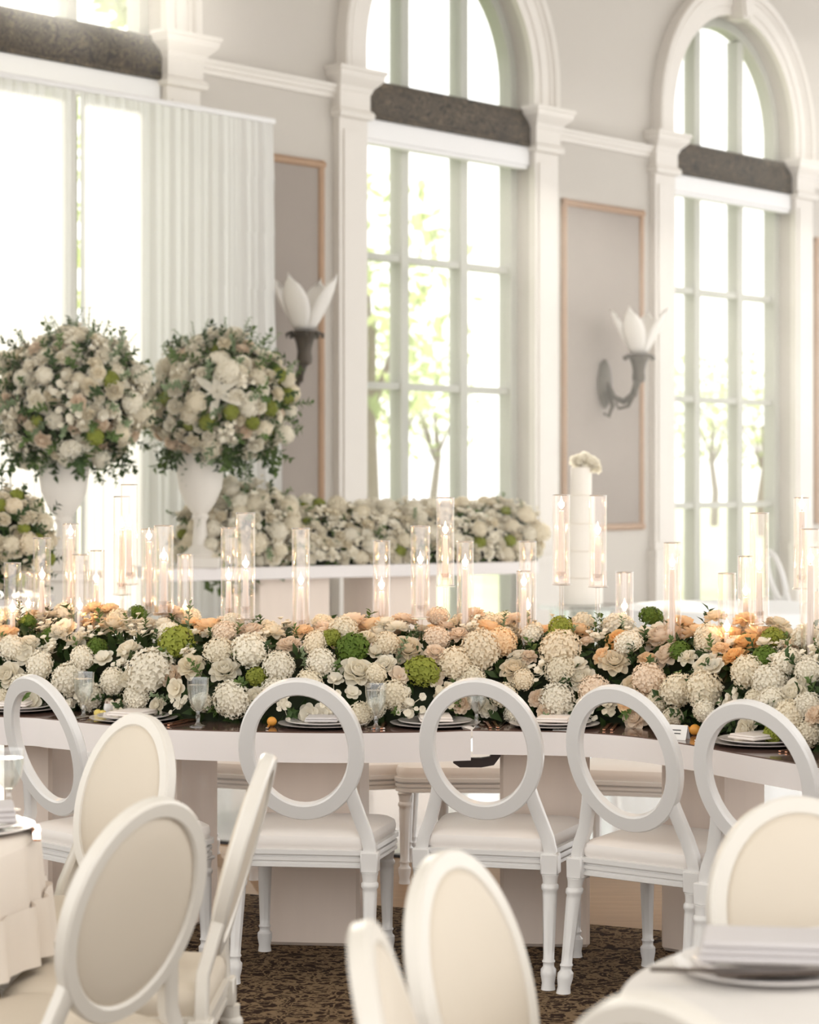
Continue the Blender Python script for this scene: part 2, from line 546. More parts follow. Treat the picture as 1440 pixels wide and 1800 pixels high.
# windows: sage frames, mullions, transoms, panes
WP0, WP1 = 0.14, 0.28    # depth of the frame
TRANSOMS = [1.25, 2.36, 3.49, 4.60]
for wi, c in enumerate(CENTERS):
    root = bpy.data.objects.new('window_%d' % (wi + 1), None)
    COL.objects.link(root)
    root.matrix_basis = WALL
    struct(root, ['tall arched window behind the sheer drape', 'tall arched window with sage frame and clear view of trees',
                  'tall arched window with sage frame behind the far cake table'][wi])
    fw = 0.10
    mb = MB()
    outer = [(c - HALF, SILL)] + arch_pts(c, HALF) + [(c + HALF, SILL)]
    inner = [(c - HALF + fw, SILL + fw)] + arch_pts(c, HALF - fw) + [(c + HALF - fw, SILL + fw)]
    lp = [[(xo, WP0, zo), (xo, WP1, zo), (xi, WP1, zi), (xi, WP0, zi)] for (xo, zo), (xi, zi) in zip(outer, inner)]
    lp.append(lp[0])
    mb.loops(lp)
    mb.build('frame', 'sage_frame', root)
    mxs = [c - 0.42, c + 0.42]
    for x in mxs:
        zt = SPRING + math.sqrt((HALF - fw) ** 2 - (x - c) ** 2)
        MB().box(x - 0.052, x + 0.052, WP0 + 0.02, WP1 + 0.02, SILL + fw, zt).build('mullion', 'sage_frame', root, smooth=False)
    for z in (TRANSOMS if wi else TRANSOMS[-1:]):
        MB().box(c - HALF + fw, c + HALF - fw, WP0 + 0.035, WP1, z - 0.03, z + 0.03).build('transom', 'sage_frame', root, smooth=False)
    cols = [(c - HALF + fw, mxs[0] - 0.052), (mxs[0] + 0.052, mxs[1] - 0.052), (mxs[1] + 0.052, c + HALF - fw)]
    rows = [SILL + fw] + (TRANSOMS if wi else TRANSOMS[-1:])
    for xa, xb in cols:
        for za, zb in zip(rows[:-1], rows[1:]):
            MB().box(xa, xb, 0.215, 0.221, za + 0.03 * (za > 1), zb - 0.03).build('pane', 'window_glass', root, smooth=False)
        up = []
        for k in range(13):
            x = xa + (xb - xa) * k / 12
            d = (HALF - fw) ** 2 - (x - c) ** 2
            up.append((x, SPRING + math.sqrt(max(d, 0.0))))
        loop = [(xa, TRANSOMS[-1] + 0.03), (xb, TRANSOMS[-1] + 0.03)] + list(reversed(up))
        m_ = MB()
        m_.loops([[(x, y, z) for x, z in loop] for y in (0.215, 0.221)], True, True)
        m_.build('pane', 'window_glass', root, smooth=False)
    # valance box and the white blind case below it
    v = MB()
    prof = [(0.10, 4.645), (-0.045, 4.645), (-0.05, 4.67), (-0.032, 4.68), (-0.025, 4.72), (-0.028, 4.82), (-0.022, 4.91), (0.0, 4.965),
            (0.03, 4.99), (0.10, 4.99)]
    x0, x1 = c - HALF + 0.015, c + HALF - 0.015
    v.loops([[(x, y, z) for y, z in prof] for x in (x0, x1)], True, True)
    where = ['above the sheer drape', 'in the arched window showing trees', 'in the arched window beside the far pilaster'][wi]
    o = v.build('window_valance', 'brocade', mw=WALL)
    tag(o, 'dark brocade valance box ' + where, 'valance', 'window valances')
    r = thing('blind_case', 'white blind case under the dark valance ' + where, 'blind case', group='blind cases')
    r.rotation_mode = 'QUATERNION'
    r.matrix_basis = WALL
    MB().box(x0, x1, -0.015, 0.11, 4.47, 4.644, 0.006).build('case', 'bar_white', r, smooth=False)
    MB().box(x0 + 0.01, x1 - 0.01, 0.0, 0.10, 4.435, 4.47, 0.004).build('hem_bar', 'bar_white', r, smooth=False)

# ceiling over the hall, above the frame
cx0 = [WALL @ Vector((x, 0, 0)) for x in (-12.5, 14.5)]
ring = [(-8.4, -2.5), (9.3, -2.5), (cx0[1].x, cx0[1].y), (cx0[0].x, cx0[0].y)]
struct(MB().loops([[(x, y, z) for x, y in ring] for z in (7.9, 8.1)], True, True).build('ceiling', 'ceiling_paint', smooth=False), 'plain pale ceiling of the ballroom')

# ------------------------------------------------------------------ floors
# the line along which carpet, parquet strip and dance floor meet runs slightly towards the camera on the right
def edge_y(x, y_at0, slope=-0.46):
    return y_at0 + slope * x


def floor_quad(name, label, material, ya, yb, z0, z1, x0=-6.2, x1=9, sl=-0.46):
    mb = MB()
    pts = [(x0, edge_y(x0, ya, sl)), (x1, edge_y(x1, ya, sl)), (x1, edge_y(x1, yb, sl)), (x0, edge_y(x0, yb, sl))]
    mb.loops([[(x, y, z0) for x, y in pts], [(x, y, z1) for x, y in pts]], True, True)
    return struct(mb.build(name, material, smooth=False), label)


mb = MB()
wl = [WALL @ Vector((x, 0.1, 0)) for x in (-12.9, 14.9)]
fr_ = [(-8.6, -4.0), (10.0, -4.0), (wl[1].x, wl[1].y), (wl[0].x, wl[0].y)]
mb.loops([[(x, y, z) for x, y in fr_] for z in (-0.12, -0.02)], True, True)
struct(mb.build('floor', 'parquet', smooth=False), 'warm brown wooden floor of the ballroom')
floor_quad('floor_carpet', 'dark brown carpet with a cream scroll pattern', 'carpet', -1.5, 8.35, -0.03, 0.0)
floor_quad('floor_border', 'tan wooden border strip between carpet and white dance floor', 'parquet', 8.35, 9.42, -0.03, 0.0)
floor_quad('floor_edging', 'black edge strip of the white dance floor', 'black_edge', 9.42, 9.46, -0.03, 0.012)
dq = [(-6.1, edge_y(-6.1, 9.46)), (9.0, edge_y(9.0, 9.46)), (9.0, 30.2), (-6.1, 12.55)]
struct(MB().loops([[(x, y, z) for x, y in dq] for z in (-0.03, 0.01)], True, True).build('floor_dance', 'dance_vinyl', smooth=False), 'glossy white dance floor')

# garden outside
mb = MB()
mb.add([(-60, 0.4, -0.15), (90, 0.4, -0.15), (90, 120, -0.15), (-60, 120, -0.15)], [(0, 1, 2, 3)])
o = mb.build('lawn', 'lawn_grass', mw=WALL, smooth=False)
o['kind'] = 'structure'
o['label'] = 'sunny lawn beyond the windows'


def leaf_cloud(n, rx, ry, rz, size, seed, shell=0.35):
    r = random.Random(seed)
    mb = MB()
    for _ in range(n):
        while True:
            p = Vector((r.uniform(-1, 1), r.uniform(-1, 1), r.uniform(-1, 1)))
            if shell < p.length < 1:
                break
        c = Vector((p.x * rx, p.y * ry, p.z * rz))
        d = Vector((r.gauss(0, 1), r.gauss(0, 1), r.gauss(0, 1))).normalized()
        s = d.orthogonal().normalized()
        h = size * r.uniform(0.6, 1.3)
        mb.add([c - d * h, c + s * h * 0.45, c + d * h, c - s * h * 0.45], [(0, 1, 2, 3)])
    return mb


crown_me = leaf_cloud(360, 2.6, 2.6, 3.2, 0.26, 5, 0.2).mesh('crown', 'tree_leaf', False)
trunk_mb = MB().tube([(0, 0, -0.2), (0.1, 0, 1.8), (-0.1, 0.1, 3.5), (0, 0, 5.5)], lambda q: 0.24 * (1 - 0.6 * q), 8)
for bx, by, bz in ((1.2, 0.3, 5.8), (-1.1, 0.5, 6.0), (0.3, -1.1, 6.2)):
    trunk_mb.tube([(0, 0, 3.4), (bx * 0.5, by * 0.5, 4.7), (bx, by, bz)], lambda q: 0.11 * (1 - 0.6 * q), 6)
trunk_me = trunk_mb.mesh('trunk', 'bark')
for px, Y, sc, lab in ((655, 52, 0.95, 'pale leafy tree filling the edge panes of the window by the first sconce'), (560, 70, 1.1, 'large pale tree beyond the pier that carries the first sconce'),
                       (765, 66, 0.62, 'small pale tree in the middle panes of the clear window'), (1255, 74, 0.62, 'small pale tree in the middle panes of the last window'),
                       (1340, 62, 0.55, 'smallest pale tree in the outer panes of the last window'), (1215, 90, 0.7, 'distant pale tree in the first panes of the last window'),
                       (165, 60, 1.35, 'tallest pale tree rising behind the sheer drape'), (705, 88, 0.8, 'distant pale tree behind the first mullion of the clear window')):
    t = thing('garden_tree', lab, 'tree', ((px - CX) * Y / F, Y, -0.15), rnd.uniform(0, 6), 'garden trees beyond the windows')
    t.scale = (sc, sc, sc)
    inst('trunk', trunk_me, t)
    inst('crown', crown_me, t, Matrix.Translation((0, 0, 6.2)))

added_shade_tree = thing('garden_tree', 'unseen tall slender tree added to shade the fanlight of the clear window', 'tree', (-4.5, 45.0, -0.15), 0.4, 'garden trees beyond the windows')  # unseen tree, added so its crown blocks sun from the middle fanlight
MB().tube([(0, 0, -0.1), (0.15, 0, 4.0), (-0.1, 0.1, 8.0), (0, 0, 11.4)], lambda q: 0.30 * (1 - 0.5 * q), 10).build('trunk', 'bark', added_shade_tree)
leaf_cloud(1500, 2.1, 2.1, 1.25, 0.30, 9, 0.0).build('crown', 'tree_leaf', added_shade_tree, smooth=False, mw=Matrix.Translation((0, 0, 11.65)))

# ------------------------------------------------------------------ sheer drape on its pipe
DR = 0.8
drape = thing('sheer_drape', 'tall white sheer drape hung across the window behind the head table', 'drape')
drape.rotation_mode = 'QUATERNION'
drape.matrix_basis = WALL


def drape_panel(xa, xb, seed, flare=0.0):
    r = random.Random(seed)
    nx, nz = int((xb - xa) * 150), 10
    ph = [r.uniform(0, 6) for _ in range(6)]
    vs, fs = [], []
    for j in range(nz + 1):
        q = j / nz
        z = 4.28 * (1 - q) + 0.01 * q
        for i in range(nx + 1):
            p = i / nx
            x = xa + (xb - xa) * p + flare * q * (p ** 3)
            amp = 0.016 + 0.02 * q
            y = -DR + amp * (0.7 * math.sin(x * 61 + ph[0] + 1.2 * math.sin(x * 7 + ph[1])) + 0.6 * math.sin(x * 29 + ph[2] + q * 0.7 + 1.5 * math.sin(x * 3.1)) + 0.4 * math.sin(x * 127 + ph[3]))
            vs.append((x, y, z))
    for j in range(nz):
        for i in range(nx):
            a = j * (nx + 1) + i
            fs.append((a, a + 1, a + nx + 2, a + nx + 1))
    mb = MB()
    mb.add(vs, fs)
    return mb


drape_panel(-9.4, -4.58, 1).build('curtain_panel', 'sheer', drape)
drape_panel(-4.55, -2.60, 2, 0.18).build('curtain_panel', 'sheer', drape)
MB().tube([(-9.4, -DR, 4.30), (-2.57, -DR, 4.30)], 0.024, 8).build('crossbar', 'bar_white', drape)
for x in (-9.4, -4.57, -2.56):
    MB().tube([(x, -DR + 0.06, 0.012), (x, -DR + 0.06, 4.33)], 0.022, 8).build('upright', 'bar_white', drape)
    MB().box(x - 0.2, x + 0.2, -DR - 0.14, -DR + 0.26, 0.0, 0.012).build('base_plate', 'bar_white', drape, smooth=False)

# ------------------------------------------------------------------ wall sconces with tulip shades
def make_sconce():
    t = thing('wall_sconce', 'bronze wall sconce with white tulip glass shade', 'sconce')
    # local: +x out from the wall, z up; origin at the wall plate centre
    mb = MB()
    lp = []
    for e, x in ((0.0, 0.0), (0.02, 0.012), (0.0, 0.03), (-0.03, 0.045)):
        lp.append([(x, (0.085 + e) * math.cos(2 * PI * k / 20), (0.20 + e) * math.sin(2 * PI * k / 20)) for k in range(20)])
    mb.loops(lp, True, True)
    mb.build('wall_plate', 'bronze', t)
    arm = MB().tube([(0.03, 0, 0.02), (0.10, 0, -0.12), (0.20, 0, -0.16), (0.29, 0, -0.10), (0.33, 0, 0.02), (0.34, 0, 0.09)], lambda q: 0.022 + 0.016 * q, 10)
    # scrolled leaf under the arm
    arm.tube([(0.30, 0, -0.09), (0.24, 0, -0.20), (0.15, 0, -0.22), (0.12, 0, -0.17), (0.16, 0, -0.14)], lambda q: 0.02 * (1 - 0.6 * q), 8)
    arm.tube([(0.05, 0, -0.06), (0.09, 0, -0.20), (0.05, 0, -0.29), (0.01, 0, -0.26)], lambda q: 0.022 * (1 - 0.5 * q), 8)
    arm.build('arm', 'bronze', t)
    cup = MB().lathe([(0.02, 0.0), (0.05, 0.015), (0.055, 0.05), (0.048, 0.10), (0.058, 0.16), (0.072, 0.20), (0.085, 0.215), (0.105, 0.235), (0.105, 0.25), (0.07, 0.252)], 20, (0.34, 0))
    for k in range(8):
        a = 2 * PI * k / 8
        cup.tube([(0.34 + 0.10 * math.cos(a), 0.10 * math.sin(a), 0.24), (0.34 + 0.125 * math.cos(a), 0.125 * math.sin(a), 0.225), (0.34 + 0.12 * math.cos(a), 0.12 * math.sin(a), 0.20)], 0.012, 6)
    cup.build('cup', 'bronze', t)
    for k in range(4):
        a0 = 2 * PI * k / 4 + 0.25
        lp = []
        for j in range(9):
            q = j / 8
            rad = 0.06 + 0.135 * math.sin(q * 1.75) + 0.055 * q ** 3
            half = 0.86 * (1 - q ** 3) ** 0.8 * (1 - 0.25 * q) + 0.015
            z = 0.25 + 0.42 * q
            lp.append([(0.34 + (rad - 0.045 * (abs(w) ** 2) * q) * math.cos(a0 + half * w), (rad - 0.045 * (abs(w) ** 2) * q) * math.sin(a0 + half * w), z - 0.05 * abs(w) * q) for w in (-1, -0.6, -0.2, 0.2, 0.6, 1)])
        pet = MB().loops(lp, closed=False)
        o = pet.build('glass_petal', 'opal_glass', t)
        md = o.modifiers.new('solid', 'SOLIDIFY'); md.thickness = 0.006; md.offset = 0
    return t


sc0 = make_sconce()
sc0['group'] = 'wall sconces'
for k, (tc_, lab) in enumerate(((-1.82, 'bronze wall sconce with white tulip glass petals beside the drape'), (2.92, 'bronze wall sconce with white tulip glass between the two clear windows'))):
    s_ = sc0 if k == 0 else copy_tree(sc0)
    s_['label'] = lab
    s_.rotation_mode = 'QUATERNION'
    s_.matrix_basis = WALL @ Matrix.Translation((tc_, -0.016, 2.46)) @ Matrix.Rotation(-PI / 2, 4, 'Z') @ Matrix.Diagonal((1.22, 1.15, 1.10, 1))

# ------------------------------------------------------------------ chairs
def outline(grow=0.0, n=6):
    """rounded seat outline, wider at the front (+y)"""
    cs = [(0.245 + grow, 0.235 + grow, 0.07), (-0.245 - grow, 0.235 + grow, 0.07), (-0.20 - grow, -0.225 - grow, 0.03), (0.20 + grow, -0.225 - grow, 0.03)]
    pts = []
    for k, (x, y, r) in enumerate(cs):
        a0 = [0, PI / 2, PI, 3 * PI / 2][k]
        ccx, ccy = x - math.copysign(r, x), y - math.copysign(r, y)
        for j in range(n + 1):
            a = a0 + PI / 2 * j / n
            pts.append((ccx + r * math.cos(a), ccy + r * math.sin(a)))
    return pts


LEAN = 0.28


def back_pt(x, h, nrm=0.0):
    """point on the leaning back plane; h above the floor"""
    q = math.hypot(1, LEAN)
    return (x, -0.215 - (h - 0.51) * LEAN + nrm / q, h + nrm * LEAN / q)


def leg_mesh(x, y0, y1, x1, ztop, foot=False):
    prof = [(0.024, 0.0), (0.021, 0.02), (0.026, 0.045), (0.026, 0.06), (0.019, 0.068), (0.0185, 0.078), (0.022, 0.084), (0.0185, 0.09), (0.019, 0.12),
            (0.025, 0.285), (0.024, 0.295), (0.029, 0.302), (0.029, 0.312), (0.024, 0.318), (0.026, 0.335), (0.029, 0.345)]
    prof = [(r * 0.95, z) for r, z in prof]
    prof = [p_ for p_ in prof if (p_[1] < 0.0845) == foot or (not foot and p_[1] == 0.084)]
    mb = MB()
    lp = []
    for r, z in prof:
        q = z / ztop
        cxx, cyy = x1 + (x - x1) * q, y1 + (y0 - y1) * q
        lp.append([(cxx + (r - (0.0022 if (k % 2 and 0.1 < z < 0.29) else 0)) * math.cos(2 * PI * k / 16), cyy + (r - (0.0022 if (k % 2 and 0.1 < z < 0.29) else 0)) * math.sin(2 * PI * k / 16), z) for k in range(16)])
    mb.loops(lp, True, True)
    if foot:
        return mb
    q = 0.345 / ztop
    mb.box(x - 0.028, x + 0.028, y0 - 0.028 + 0 * q, y0 + 0.028, 0.345, ztop, 0.004)
    return mb


def make_chair(solid, frame='chair_white', seat='seat_leather', pad='pad_cream'):
    t = thing('oval_back_chair', 'chair', 'chair')
    A, B, ZC = 0.1985, 0.226, 0.735
    RW = 0.050 if not solid else 0.036
    lp = []
    N = 56
    th = 0.017
    for k in range(N + 1):
        a = 2 * PI * k / N
        ca, sa = math.cos(a), math.sin(a)
        sec = []
        for e, nn in ((0.0, -th + 0.006), (0.005, -th), (RW - 0.005, -th), (RW, -th + 0.006), (RW, th - 0.006), (RW - 0.005, th), (0.005, th), (0.0, th - 0.006)):
            sec.append(back_pt((A - e) * ca, ZC + (B - e) * sa, nn))
        lp.append(sec)
    MB().loops(lp).build('back_frame', frame, t)
    if solid:
        p = MB()
        lp = []
        aa, bb = A - RW + 0.004, B - RW + 0.004
        for s, seq in ((1, [(1.0, 0.004), (0.985, 0.012), (0.93, 0.019), (0.75, 0.026), (0.45, 0.030), (0.05, 0.031)]),):
            front = [[back_pt(aa * q * math.cos(2 * PI * k / 40), ZC + bb * q * math.sin(2 * PI * k / 40), d) for k in range(40)] for q, d in seq]
            rear = [[back_pt(aa * q * math.cos(2 * PI * k / 40), ZC + bb * q * math.sin(2 * PI * k / 40), -d * 0.55) for k in range(40)] for q, d in reversed(seq)]
            p.loops(rear + front, True, True)
        p.build('back_pad', pad, t)
    for s in (-1, 1):
        path = []
        for x, h in ((0.146, 0.612), (0.153, 0.585), (0.164, 0.550), (0.180, 0.50), (0.198, 0.455), (0.206, 0.42), (0.207, 0.37)):
            bp = back_pt(x, max(h, 0.50))
            y = bp[1] if h >= 0.5 else -0.212
            path.append((s * x, y, h))
        sec = [(a * 0.020, b * 0.0150) for a, b in ((-1, -0.7), (-0.7, -1), (0.7, -1), (1, -0.7), (1, 0.7), (0.7, 1), (-0.7, 1), (-1, 0.7))]
        sec = [(b_, a_) for a_, b_ in sec]
        MB().sweep(path, sec, ups=(1, 0, 0)).build('back_support', frame, t)
    # seat rail with reeded steps, cushion
    r = MB()
    r.loops([[(x, y, z) for x, y in outline(g)] for g, z in ((-0.01, 0.355), (0.0, 0.358), (0.0, 0.368), (-0.006, 0.370), (-0.006, 0.376), (0.0, 0.378), (0.0, 0.388),
                                                          (-0.006, 0.390), (-0.006, 0.396), (0.004, 0.398), (0.004, 0.412), (-0.012, 0.414))], True, True)
    r.build('seat_rail', frame, t)
    c = MB()
    hh = 0.062 if not solid else 0.075
    c.loops([[(x * k, y * k, z) for x, y in outline(0)] for k, z in ((0.955, 0.412), (0.975, 0.42), (0.985, 0.412 + hh * 0.4), (0.965, 0.412 + hh * 0.66), (0.90, 0.412 + hh * 0.82),
                                                                   (0.70, 0.412 + hh * 0.95), (0.35, 0.412 + hh), (0.02, 0.412 + hh))], True, True)
    c.build('seat_cushion', seat, t)
    for s in (-1, 1):
        for args in ((s * 0.207, -0.212, -0.285, s * 0.214, 0.41), (s * 0.205, 0.195, 0.205, s * 0.207, 0.357)):
            lg = leg_mesh(*args).build('leg', frame, t)
            leg_mesh(*args, foot=True).build('foot', frame, lg)
    return t


BACKTOP = 0.215 + 0.45 * LEAN      # how far the top of the back is behind the chair's origin


def place_chair(ch, px, py, yaw, label, group, lift=0.0):
    """put the top of the chair back where it is seen; its height tells how far away it stands"""
    Y = (EYE - 0.961 - lift) * F / (py - HY)
    X = (px - CX) * Y / F
    a = math.radians(yaw)
    ch.location = (X - math.sin(a) * BACKTOP, Y + math.cos(a) * BACKTOP, lift)
    ch.rotation_euler = (0, 0, a)
    ch['label'] = label
    ch['group'] = group
    return ch


ghost = make_chair(False)
solid_c = make_chair(True, 'chair_cream', 'pad_cream', 'pad_cream')
used = set()


def next_chair(proto):
    if proto.name not in used:
        used.add(proto.name)
        return proto
    return copy_tree(proto)


near = 'open oval-back chairs along the near side of the flower-laden table'
for px, py, yaw, lab in ((52, 1187, -46, 'white open oval-back chair partly behind the ivory-table chair showing its front'),
                         (524, 1193, -7, 'white open oval-back chair facing the table squarely, before a wide pedestal'),
                         (838, 1193, -15, 'white open oval-back chair at the joint of the two tables'),
                         (1078, 1205, -37, 'white open oval-back chair turned aside, between the joint chair and the cream padded chair'),
                         (1310, 1231, -39, 'white open oval-back chair partly hidden by a cream padded chair')):
    place_chair(next_chair(ghost), px, py, yaw, lab, near)
far = 'open oval-back chairs on the far side of the flower-laden table'
for px, Y, yaw, lab in ((405, 9.2, 158, 'white open oval-back chair across the table, seen below the apron by the square pedestal'),
                        (668, 9.15, 196, 'white open oval-back chair across the table beside the wide pedestal'),
                        (806, 9.05, 178, 'white open oval-back chair across the table under the table joint'),
                        (1122, 8.95, 165, 'white open oval-back chair across the table seen through the turned chair')):
    c = next_chair(ghost)
    a = math.radians(yaw)
    c.location = ((px - CX) * Y / F, Y, 0)
    c.rotation_euler = (0, 0, a)
    c['label'] = lab
    c['group'] = far
c = next_chair(ghost)
place_chair(c, 1352, 966, -80, 'white chair standing far off edge-on by the last window', near)
c['group'] = 'single far chair'

LT = (-1.62, 5.2)       # left round table
RT = (1.05, 3.55)       # right round table
fg = 'padded oval-back chairs around the round tables'


def face(px, py, centre):
    Y = 0.639 * F / (py - HY)
    X = (px - CX) * Y / F
    return math.degrees(math.atan2(-(centre[0] - X), centre[1] - Y))


place_chair(next_chair(solid_c), 252, 1254, 132, 'pale padded oval-back chair showing its front beside the ivory-draped table', fg)
place_chair(next_chair(solid_c), 276, 1404, 55, 'cream padded oval-back chair seen from behind beside the ivory-draped table', fg)
place_chair(next_chair(solid_c), 474, 1326, 88, 'cream padded oval-back chair seen edge-on beside the ivory-draped table', fg)
place_chair(next_chair(solid_c), 1392, 1400, face(1392, 1400, RT) - 4, 'cream padded oval-back chair facing the camera at the grey-draped table', fg)
place_chair(next_chair(solid_c), 774, 1496, 243, 'blurred cream padded chair turned towards the grey-draped table, beside the edge-on one', fg)
place_chair(next_chair(solid_c), 632, 1622, 266, 'blurred padded chair seen edge-on on the way to the grey-draped table', fg)
place_chair(next_chair(solid_c), 1150, 1752, face(1150, 1752, RT), 'blurred padded chair with only its curved top showing before the grey-draped table', fg)

# ------------------------------------------------------------------ long serpentine table
def catmull(pts, per=8):
    P = [Vector((*p, 0)) for p in pts]
    P = [P[0] * 2 - P[1]] + P + [P[-1] * 2 - P[-2]]
    out = []
    for i in range(1, len(P) - 2):
        for k in range(per):
            t = k / per
            a, b, c, d = P[i - 1], P[i], P[i + 1], P[i + 2]
            out.append(0.5 * ((2 * b) + (c - a) * t + (2 * a - 5 * b + 4 * c - d) * t * t + (3 * b - a - 3 * c + d) * t ** 3))
    out.append(P[-2])
    return out


SEG1 = [(-2.3, 7.92), (-1.41, 7.84), (-1.22, 7.75), (-1.0, 7.58), (-0.78, 7.45), (-0.354, 7.36), (0.0, 7.37), (0.2, 7.42)]
SEG2 = [(0.206, 7.42), (0.52, 7.37), (0.72, 7.24), (0.87, 7.02), (1.0, 6.78), (1.22, 6.4), (1.5, 5.9)]
TOP = 0.76


def offset(line, d, smooth=5):
    nrm = []
    for i in range(len(line)):
        t = (line[min(i + 1, len(line) - 1)] - line[max(i - 1, 0)]).normalized()
        nrm.append(Vector((-t.y, t.x, 0)))
    for _ in range(smooth):
        nrm = [(nrm[max(i - 1, 0)] + nrm[i] * 2 + nrm[min(i + 1, len(nrm) - 1)]).normalized() for i in range(len(nrm))]
    return [p + n_ * d for p, n_ in zip(line, nrm)]


def make_table(seg, depth, apron, label):
    line = catmull(seg)
    back = offset(line, depth)
    t = thing('banquet_table', label, 'table', (line[len(line) // 2].x, line[len(line) // 2].y, 0))
    o = t.location
    ring = [(p.x - o.x, p.y - o.y) for p in line] + [(p.x - o.x, p.y - o.y) for p in reversed(back)]
    n_ = len(line)
    tp = MB()
    # two skins so that the outline of any bend stays clean
    for z in (TOP - 0.004, TOP):
        vs = [(x, y, z) for x, y in ring[:n_]] + [(x, y, z) for x, y in reversed(ring[n_:])]
        fs = [(i, i + 1, n_ + i + 1, n_ + i) for i in range(n_ - 1)]
        tp.add(vs, fs)
    tp.loops([[(x, y, z) for x, y in ring] for z in (TOP - 0.004, TOP)])
    tp.build('table_top', 'table_brown_top', t, smooth=False)
    ap = MB()
    ap.loops([[(x, y, z) for x, y in ring] for z in (TOP - apron, TOP - 0.004)])
    vs = [(x, y, TOP - apron) for x, y in ring[:n_]] + [(x, y, TOP - apron) for x, y in reversed(ring[n_:])]
    ap.add(vs, [(n_ + i, n_ + i + 1, i + 1, i) for i in range(n_ - 1)])
    ap.build('apron', 'table_white', t)
    return t, line


tb1, line1 = make_table(SEG1, 0.98, 0.10, 'long white serpentine table section with a seam, bulging towards the chairs')
tb2, line2 = make_table(SEG2, 0.98, 0.08, 'white serpentine table section sweeping past the turned chairs')


def pedestal(t, px0, px1, Y, depth, ztop, rz=0.0):
    x0, x1 = (px0 - CX) * Y / F, (px1 - CX) * Y / F
    w = x1 - x0
    o = MB().box(-w / 2, w / 2, -depth / 2, depth / 2, 0.0, ztop, 0.012).build('pedestal', 'pedestal_board', t, smooth=False)
    o.location = (x0 + w / 2 - t.location.x, Y + depth / 2 - t.location.y, 0)
    o.rotation_euler = (0, 0, rz)
    return o


pedestal(tb1, 474, 640, 7.68, 0.28, TOP - 0.1, math.radians(-6))
pedestal(tb1, 235, 352, 7.95, 0.28, TOP - 0.1, math.radians(-24))
pedestal(tb1, 15, 104, 8.1, 0.28, TOP - 0.1, math.radians(-10))
pedestal(tb2, 884, 1042, 7.66, 0.28, TOP - 0.08, math.radians(-4))
pedestal(tb2, 1196, 1330, 7.50, 0.26, TOP - 0.08, math.radians(-42))
# dark clamp that hangs under the joint of the two sections
cl = MB().sweep([(0.29, 7.62, 0.682), (0.29, 7.62, 0.655), (0.275, 7.62, 0.634), (0.24, 7.62, 0.628), (0.17, 7.62, 0.628), (0.155, 7.62, 0.64)],
                [(-0.015, -0.016), (0.015, -0.016), (0.015, 0.016), (-0.015, 0.016)], ups=(0, 1, 0))
cl = MB().add([(x - tb1.location.x, y - tb1.location.y, z) for x, y, z in cl.v], cl.f)
cl.build('joint_clamp', 'dark_metal', tb1)['label'] = 'dark curved clamp under the table joint'

# ------------------------------------------------------------------ flowers: one mesh per kind and colour, shared by all copies
def petal_grid(w, h, cup, curl, nu=4, nv=5, tip=0.0):
    """petal in local coords: base at origin, growing along +z, facing +y (inside); returns verts, faces"""
    vs, fs = [], []
    for j in range(nv + 1):
        q = j / nv
        ww = w * (math.sin(PI * min(1, q * 0.62 + 0.16)) ** 0.8) * (1 - tip * q)
        for i in range(nu + 1):
            a = 2 * i / nu - 1
            x = ww * a
            y = -cup * (1 - a * a) * math.sin(PI * (0.15 + 0.6 * q)) - curl * q * q
            z = h * q * (1 - 0.10 * a * a * q)
            vs.append((x, y, z))
    for j in range(nv):
        for i in range(nu):
            k = j * (nu + 1) + i
            fs.append((k, k + 1, k + nu + 2, k + nu + 1))
    return vs, fs


def rose_mesh(seed, material, name='rose', open_=1.0):
    r = random.Random(seed)
    mb = MB()
    # tight heart
    for lay, (cnt, rad, tilt, h, w, curl) in enumerate(((3, 0.10, -8, 0.62, 0.24, 0.02), (4, 0.22, 2, 0.66, 0.32, 0.05), (5, 0.38, 14, 0.68, 0.38, 0.10),
                                                   (5, 0.54, 30, 0.70, 0.44, 0.18), (6, 0.66, 50, 0.72, 0.46, 0.26), (6, 0.70, 72, 0.74, 0.44, 0.30))):
        for k in range(cnt):
            a = 2 * PI * (k + 0.5 * (lay % 2)) / cnt + r.uniform(-0.15, 0.15)
            vs, fs = petal_grid(w * r.uniform(0.92, 1.08), h, 0.12 + 0.05 * lay, curl * open_)
            M = Matrix.Rotation(a, 4, 'Z') @ Matrix.Translation((0, -rad * 0.45, -0.25)) @ Matrix.Rotation(math.radians(tilt * open_ + r.uniform(-4, 4)), 4, 'X')
            mb.add([M @ Vector(v) for v in vs], fs)
    mb.lathe([(0.05, -0.45), (0.28, -0.30), (0.42, -0.1), (0.30, 0.12), (0.05, 0.2)], 10)
    return mb.mesh(name, material)


